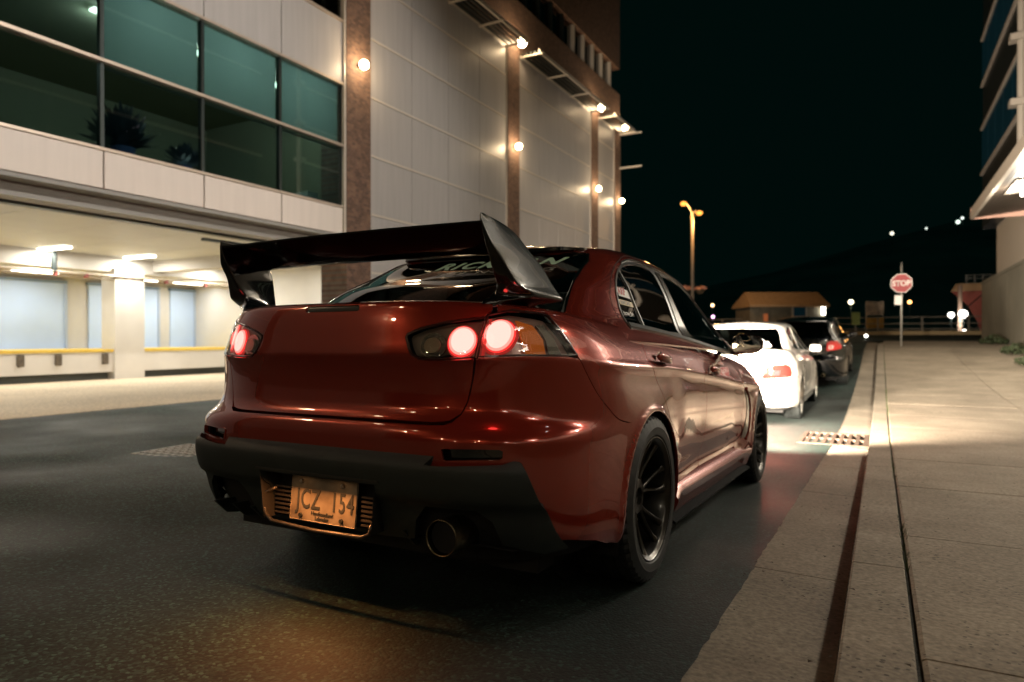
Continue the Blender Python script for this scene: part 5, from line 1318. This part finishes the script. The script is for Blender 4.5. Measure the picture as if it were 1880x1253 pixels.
        for z in np.r_[np.linspace(1.03, 1.30, 40), [1.306, 1.311, 1.3145, 1.316]]:
            q = [float(f(z)) for f in fn]
            cs = [np.array(q[i:i + 2]) for i in (0, 2, 4, 6)]
            ctl = []
            for i in range(4):
                A, B_ = cs[i], cs[(i + 1) % 4]
                bul = (.004 if i == 0 else 0.0) * np.array([1, 0])
                ctl += [A * .92 + B_ * .08, A * .5 + B_ * .5 + bul, A * .08 + B_ * .92]
            ring = []
            for i in range(12):
                p0, p1, p2, p3 = ctl[i - 1], ctl[i], ctl[(i + 1) % 12], ctl[(i + 2) % 12]
                for t in (0, .34, .67):
                    c_ = .5 * ((2 * p1) + (-p0 + p2) * t + (2 * p0 - 5 * p1 + 4 * p2 - p3) * t * t + (-p0 + 3 * p1 - 3 * p2 + p3) * t ** 3)
                    ring.append((sd * c_[0], c_[1], z))
            rr.append(ring)
        fin = MB().loft(rr)
        me = fin.mesh('wing_fin'); me.materials.append(m_gloss); me.materials.append(cf)
        for p in me.polygons:
            p.use_smooth = True
            if p.normal.x * sd > .45 and p.normal.y > -.8 and p.center.z > 1.066 and p.center.x * sd > .595: p.material_index = 1
        link('wing_fin', me, None, car)
    rr = []
    for x in np.linspace(-.602, .602, 41):
        k = 1 - (x / .602) ** 2
        zt = 1.288 + .007 * k; yt = -.846 + .004 * k
        ring = []
        for (u_, w_) in ((0, .004), (.15, .012), (.35, .019), (.6, .021), (.85, .014), (.96, .006), (1.0, -.003), (.96, -.012), (.8, -.020), (.55, -.021), (.3, -.015), (.12, -.007), (0, -.003)):
            y = yt + u_ * .20; z = zt - u_ * .062 + w_
            ring.append((x, y, z))
        rr.append(ring)
    MB().loft(rr).build('wing_blade', mat('wing_black', (.003, .005, .005), .10, spec=.14), car, auto=60)
    # wheels -------------------------------------------------------------
    for yc in (0, 2.65):
        for sd in (1, -1): make_wheel('wheel', car, (sd * .787, yc, .325), sd, m_rim)
    # headlights, seen only by what they light
    for sd in (1, -1):
        L.panel('headlight', [(sd * a, b) for a, b in [(2.42, .74), (2.45, .86), (2.62, .86), (2.66, .80), (2.60, .74)]], emit_mat('headlamp', (1, .85, .65), 4), car, step=.03, gap=0, off=.004, thick=.006)
        lamp('headlight_beam', 'SPOT', (sd * .60, 3.74, .64), 11500, (1, .84, .66), car, .16, rot=(R(90 + 4.0), 0, R(-3)), spot=R(88), blend=1.0)
    return car
red_car()
# ---------------------------------------------------------------- the two cars parked ahead
class HatchTop(Greenhouse):
    def __init__(s):
        Greenhouse.__init__(s)
        s.yr = pchip([.90, .97, 1.02, 1.09, 1.2, 1.34, 1.385, 1.405], [-.80, -.78, -.765, -.735, -.67, -.56, -.50, -.44])
        s.spine = pchip([-.3, .2, .95, 1.2, 1.5], [1.43, 1.445, 1.447, 1.442, 1.418])
        s.spa = -.2; s.y1 = 0.0
    def tilt(s, y, v): return np.where(y < .85, 0, -.034) * (np.clip((y - .85) / .75, -1.3, 1.6)) ** 2 * sstep(1.15, 1.405, v) + .012 * sstep(1.15, 1.4, v)
def parked_car(name, loc, pitch, label, body, hatch=False, lit=False, rim=None, scale=(1, 1, 1), decal=False):
    car = empty(name, loc, (pitch, 0, 0), label=label, cat='car'); car.scale = scale
    L = LP; GS = HatchTop() if hatch else GHS; G = Patch(GS, 1.1) if hatch else GP
    Y = lambda p: L.yz(p).tolist(); X = lambda p: L.xz(p).tolist(); GY = lambda p: G.yz(p).tolist()
    lid = X([(0, .64), (.25, .64), (.46, .645), (.50, .69), (.52, .80), (.54, .95), (.55, 1.01)]) + [(.45, 1.04), (.44, 1.5), (0, 1.5)]
    L.panel('tailgate' if hatch else 'boot_lid', lid, body, car, step=.05, both=True, gap=.003)
    bmp = X([(0, .632), (.25, .632), (.475, .637), (.51, .69), (.53, .80), (.535, .86)]) + Y([(-.60, .862), (-.5, .80), (-.44, .66), (-.20, .62)]) + Y(arch_arc(0, -31, -110, n=14)) + Y([(-.45, .22), (-.6, .24)]) + X([(.7, .24), (.4, .24), (0, .24)])
    L.panel('rear_bumper', bmp, body, car, step=.05, both=True, gap=.002)
    side = (Y([(-.595, .868), (-.50, .985)]) if hatch else X([(.543, .868), (.547, .95), (.556, 1.005)])) + [(.48, 1.02), (.455, 1.012), (.455, 1.05), (.47, 1.25), (.8, 1.2), (1.8, 1.2), (2.2, 1.95), (3.0, 1.95), (3.0, .2), (2.6, .2)] + Y([(3.03, .2)]) + Y(arch_arc(2.65, 110, -110, n=26)) + Y([(2.25, .16), (.42, .16)]) + Y(arch_arc(0, 110, -29, n=24)) + Y([(-.20, .628), (-.43, .668), (-.49, .80)]) + ([] if hatch else Y([(-.59, .868)]))
    L.panel('body_side', side, body, car, step=.055, both=True, gap=0)
    for curve in ([(.114, 1.0), (.10, .93), (.06, .85), (.155, .737), (.27, .57), (.39, .40), (.46, .30)], [(1.0, .965), (1.0, .80), (1.017, .6), (.99, .31)], [(2.05, .905), (2.05, .7), (1.95, .36)]):
        L.ribbon('door_seam', Y(smooth_curve(curve, 3)), .006, m_black, car, off=-.0035, thick=.0045)
    sh = Y([(-.42, .18)]) + Y(arch_arc(0, -112, 112, .36, 20)) + Y([(.5, .15), (2.1, .15)]) + Y(arch_arc(2.65, -112, 112, .36, 20)) + [(2.9, .18), (3.0, .18), (3.0, 1.95), (1.5, 1.95), (0.0, 1.95), (0, .18)]
    L.panel('inner_shell', sh, m_black, car, step=.08, gap=0, off=-.025, thick=0, both=True)
    # glazing
    win = GY([(.25, 1.29), (.14, 1.20), (.07, 1.10), (.06, 1.03), (.9, 1.0), (1.5, .97), (2.08, .945), (2.10, 1.0), (1.97, 1.12), (1.75, 1.22), (1.5, 1.30), (1.2, 1.345), (.8, 1.352), (.5, 1.345)]) if not hatch else GY([(-.15, 1.31), (-.32, 1.22), (-.38, 1.12), (-.36, 1.04), (.9, 1.0), (1.5, .97), (2.08, .945), (2.10, 1.0), (1.97, 1.12), (1.75, 1.22), (1.5, 1.30), (1.2, 1.345), (.8, 1.352), (.3, 1.345)])
    e = .50 if not hatch else .47
    rear = [(0, .97), (e - .02, .97), (e, 1.1), (e, 1.28), (e, 1.37), (0, 1.378)]
    shell = [(0, 1.384), (e + .02, 1.378), (e + .012, 1.28), (e + .012, 1.10), (e + .01, .945), (2.505, .945), (2.505, 1.25), (2.485, 1.37), (3.0, 1.38), (3.0, 2.3), (0, 2.3)]
    G.panel('roof', shell, body, car, holes=[win], step=.05, gap=0, both=True)
    rw = G.panel('rear_window', rear, m_glass, car, step=.06, gap=0, off=-.004, thick=0, both=True)
    G.panel('windscreen', [(3.0, .965), (2.52, .965), (2.52, 1.25), (2.50, 1.365), (3.0, 1.375)], m_glass, car, step=.08, gap=0, off=-.004, thick=0, both=True)
    for sd in (1, -1):
        F = lambda p: [(sd * a, b) for a, b in p]
        G.panel('side_window', F(win), m_glass, car, step=.06, gap=0, off=-.006, thick=0)
        bar = F(GY([(.80, 1.35), (.90, 1.348), (.98, .99), (.86, 1.0)])); G.panel('pillar', bar, m_gloss if not lit else body, car, step=.06, gap=0, off=-.002, thick=.006)
        bar = F(GY([(.20, 1.27), (.235, 1.285), (.29, 1.015), (.255, 1.015)])); G.panel('window_bar', bar, m_gloss if not lit else body, car, step=.06, gap=0, off=-.002, thick=.006)
        # tail lamps
        lm = (X([(.50, .80), (.46, .74), (.44, .66), (.47, .635), (.66, .64)]) + Y([(-.62, .655), (-.575, .72), (-.60, .80), (-.68, .84)]) + X([(.60, .83)])) if not hatch else (X([(.535, .985), (.52, .90), (.515, .80), (.54, .785), (.66, .80)]) + Y([(-.60, .82), (-.56, .88), (-.585, .95), (-.66, .985)]))
        t = L.panel('tail_light', F(lm), m_lens, car, step=.04, gap=0, off=.012, thick=.012)
        L.panel('lamp_bowl', F(lm), mat('red_lens_dark', (.30, .02, .018), .2, emit=(1, .04, .02), es=.9 if lit else .05) if lit else mat('red_lens_off_glow', (.34, .02, .02), .2, emit=(1, .03, .02), es=.10), t, step=.04, gap=.002, off=.006, thick=0)  # unlit hatchback lens has reflected light put in as a faint red glow
        hot = X([(.56, .905), (.555, .825), (.64, .83), (.655, .90)]) if hatch else X([(.54, .755), (.52, .67), (.66, .67), (.68, .75)])
        L.panel('brake_lamp', F(hot), emit_mat('tail_hot', (1, .64, .55), 1.45) if lit else mat('white_lens', (.5, .42, .4), .3), t, step=.04, gap=0, off=.0085, thick=0)
        if lit: lamp('tail_glow', 'POINT', (sd * .64, -.95, .74), 38, (1, .08, .05), car, .04)
        for (yc, zc) in ((.225, .872), (1.205, .818)):
            s0, v0 = LBS.sv_yz(np.array([yc]), np.array([zc])); p0 = LBS.P(s0, v0)[0]
            MB().tube([(sd * (p0[0] + .01), yc - .10, zc), (sd * (p0[0] + .032), yc, zc + .004), (sd * (p0[0] + .01), yc + .10, zc)], .014, 8).build('door_handle', body, car, smooth=True)
        rr = []
        for (y, k) in ((.0, .93), (.012, 1.0), (.045, .97), (.10, .5)):
            rr.append([(sd * (.945 + math.copysign(abs(math.cos(t_)) ** .6, math.cos(t_)) * .095 * k), 1.82 + y, .985 + math.copysign(abs(math.sin(t_)) ** .6, math.sin(t_)) * .062 * k) for t_ in np.linspace(0, 2 * math.pi, 20, endpoint=False)])
        MB().loft(rr).build('door_mirror', body, car, smooth=True)
        MB().box((sd * .80, 1.83, .93), (sd * .90, 1.90, .955)).build('mirror_arm', m_gloss, car)
        MB().loft([[(sd * x, y, z) for x, z in ((.83, .30), (.878, .27), (.87, .18), (.83, .14))] for y in (.37, 2.28)]).build('side_skirt', body, car, auto=30)
    MB().box((-.70, -.60, .15), (.70, 3.3, .24)).build('floor_pan', m_black, car)
    MB().box((-.18, -.90, .70), (.18, -.87, .83)).build('number_plate', mat('pale_plate', (.5, .46, .4), .5), car)
    if hatch:
        MB().loft([[(x, -.46, 1.425), (x, -.62, 1.41), (x, -.62, 1.395), (x, -.46, 1.40)] for x in (-.52, .52)]).build('roof_spoiler', body, car)
    MB().lathe([(-.90, .035), (-.90, .045), (-.6, .045)], 20, 'y', (.45, 0, .27)).build('exhaust_tip', m_chrome, car, smooth=True)
    for yc in (0, 2.65):
        for sd in (1, -1): make_wheel('wheel', car, (sd * .78, yc, .325), sd, rim, n=30, spokes=5)
    if decal:
        mb = MB()
        for (x, z, r_) in ((.30, 1.10, .05), (.37, 1.12, .05), (.43, 1.095, .06), (.36, 1.075, .05), (.47, 1.08, .04), (.22, 1.115, .03), (.25, 1.13, .03), (.20, 1.14, .025)):
            pts = [(x + r_ * (1 + .18 * math.cos(5 * a)) * math.cos(a), z + r_ * .8 * (1 + .18 * math.cos(5 * a)) * math.sin(a)) for a in np.linspace(0, 2 * math.pi, 20, endpoint=False)]
            G.panel('window_decal', G.xz(pts).tolist(), mat('decal_white', (.7, .68, .64), .6), rw, step=.04, gap=0, off=-.001 + .0004 * len(car.children) * 0, thick=0)
    return car
wp = paint('white_paint', (.72, .70, .66), 0.0, .4); kp = paint('black_paint', (.0015, .002, .0025), .0, .3)
m_silver = mat('silver_rim', (.55, .53, .5), .3, metal=.9)
parked_car('white_sedan', (-1.88, 10.85, zr(10.85)), math.atan2(zr(13.45) - zr(10.85), 2.6), 'white sedan with lit tail lamps parked ahead of the red one', wp, False, True, m_silver, (.96, .97, 1.0), True)
parked_car('black_hatchback', (-1.50, 16.5, zr(16.5)), math.atan2(zr(19.1) - zr(16.5), 2.6), 'black hatchback parked in front of the white sedan', kp, True, False, m_rim, (.97, .97, 1.0))
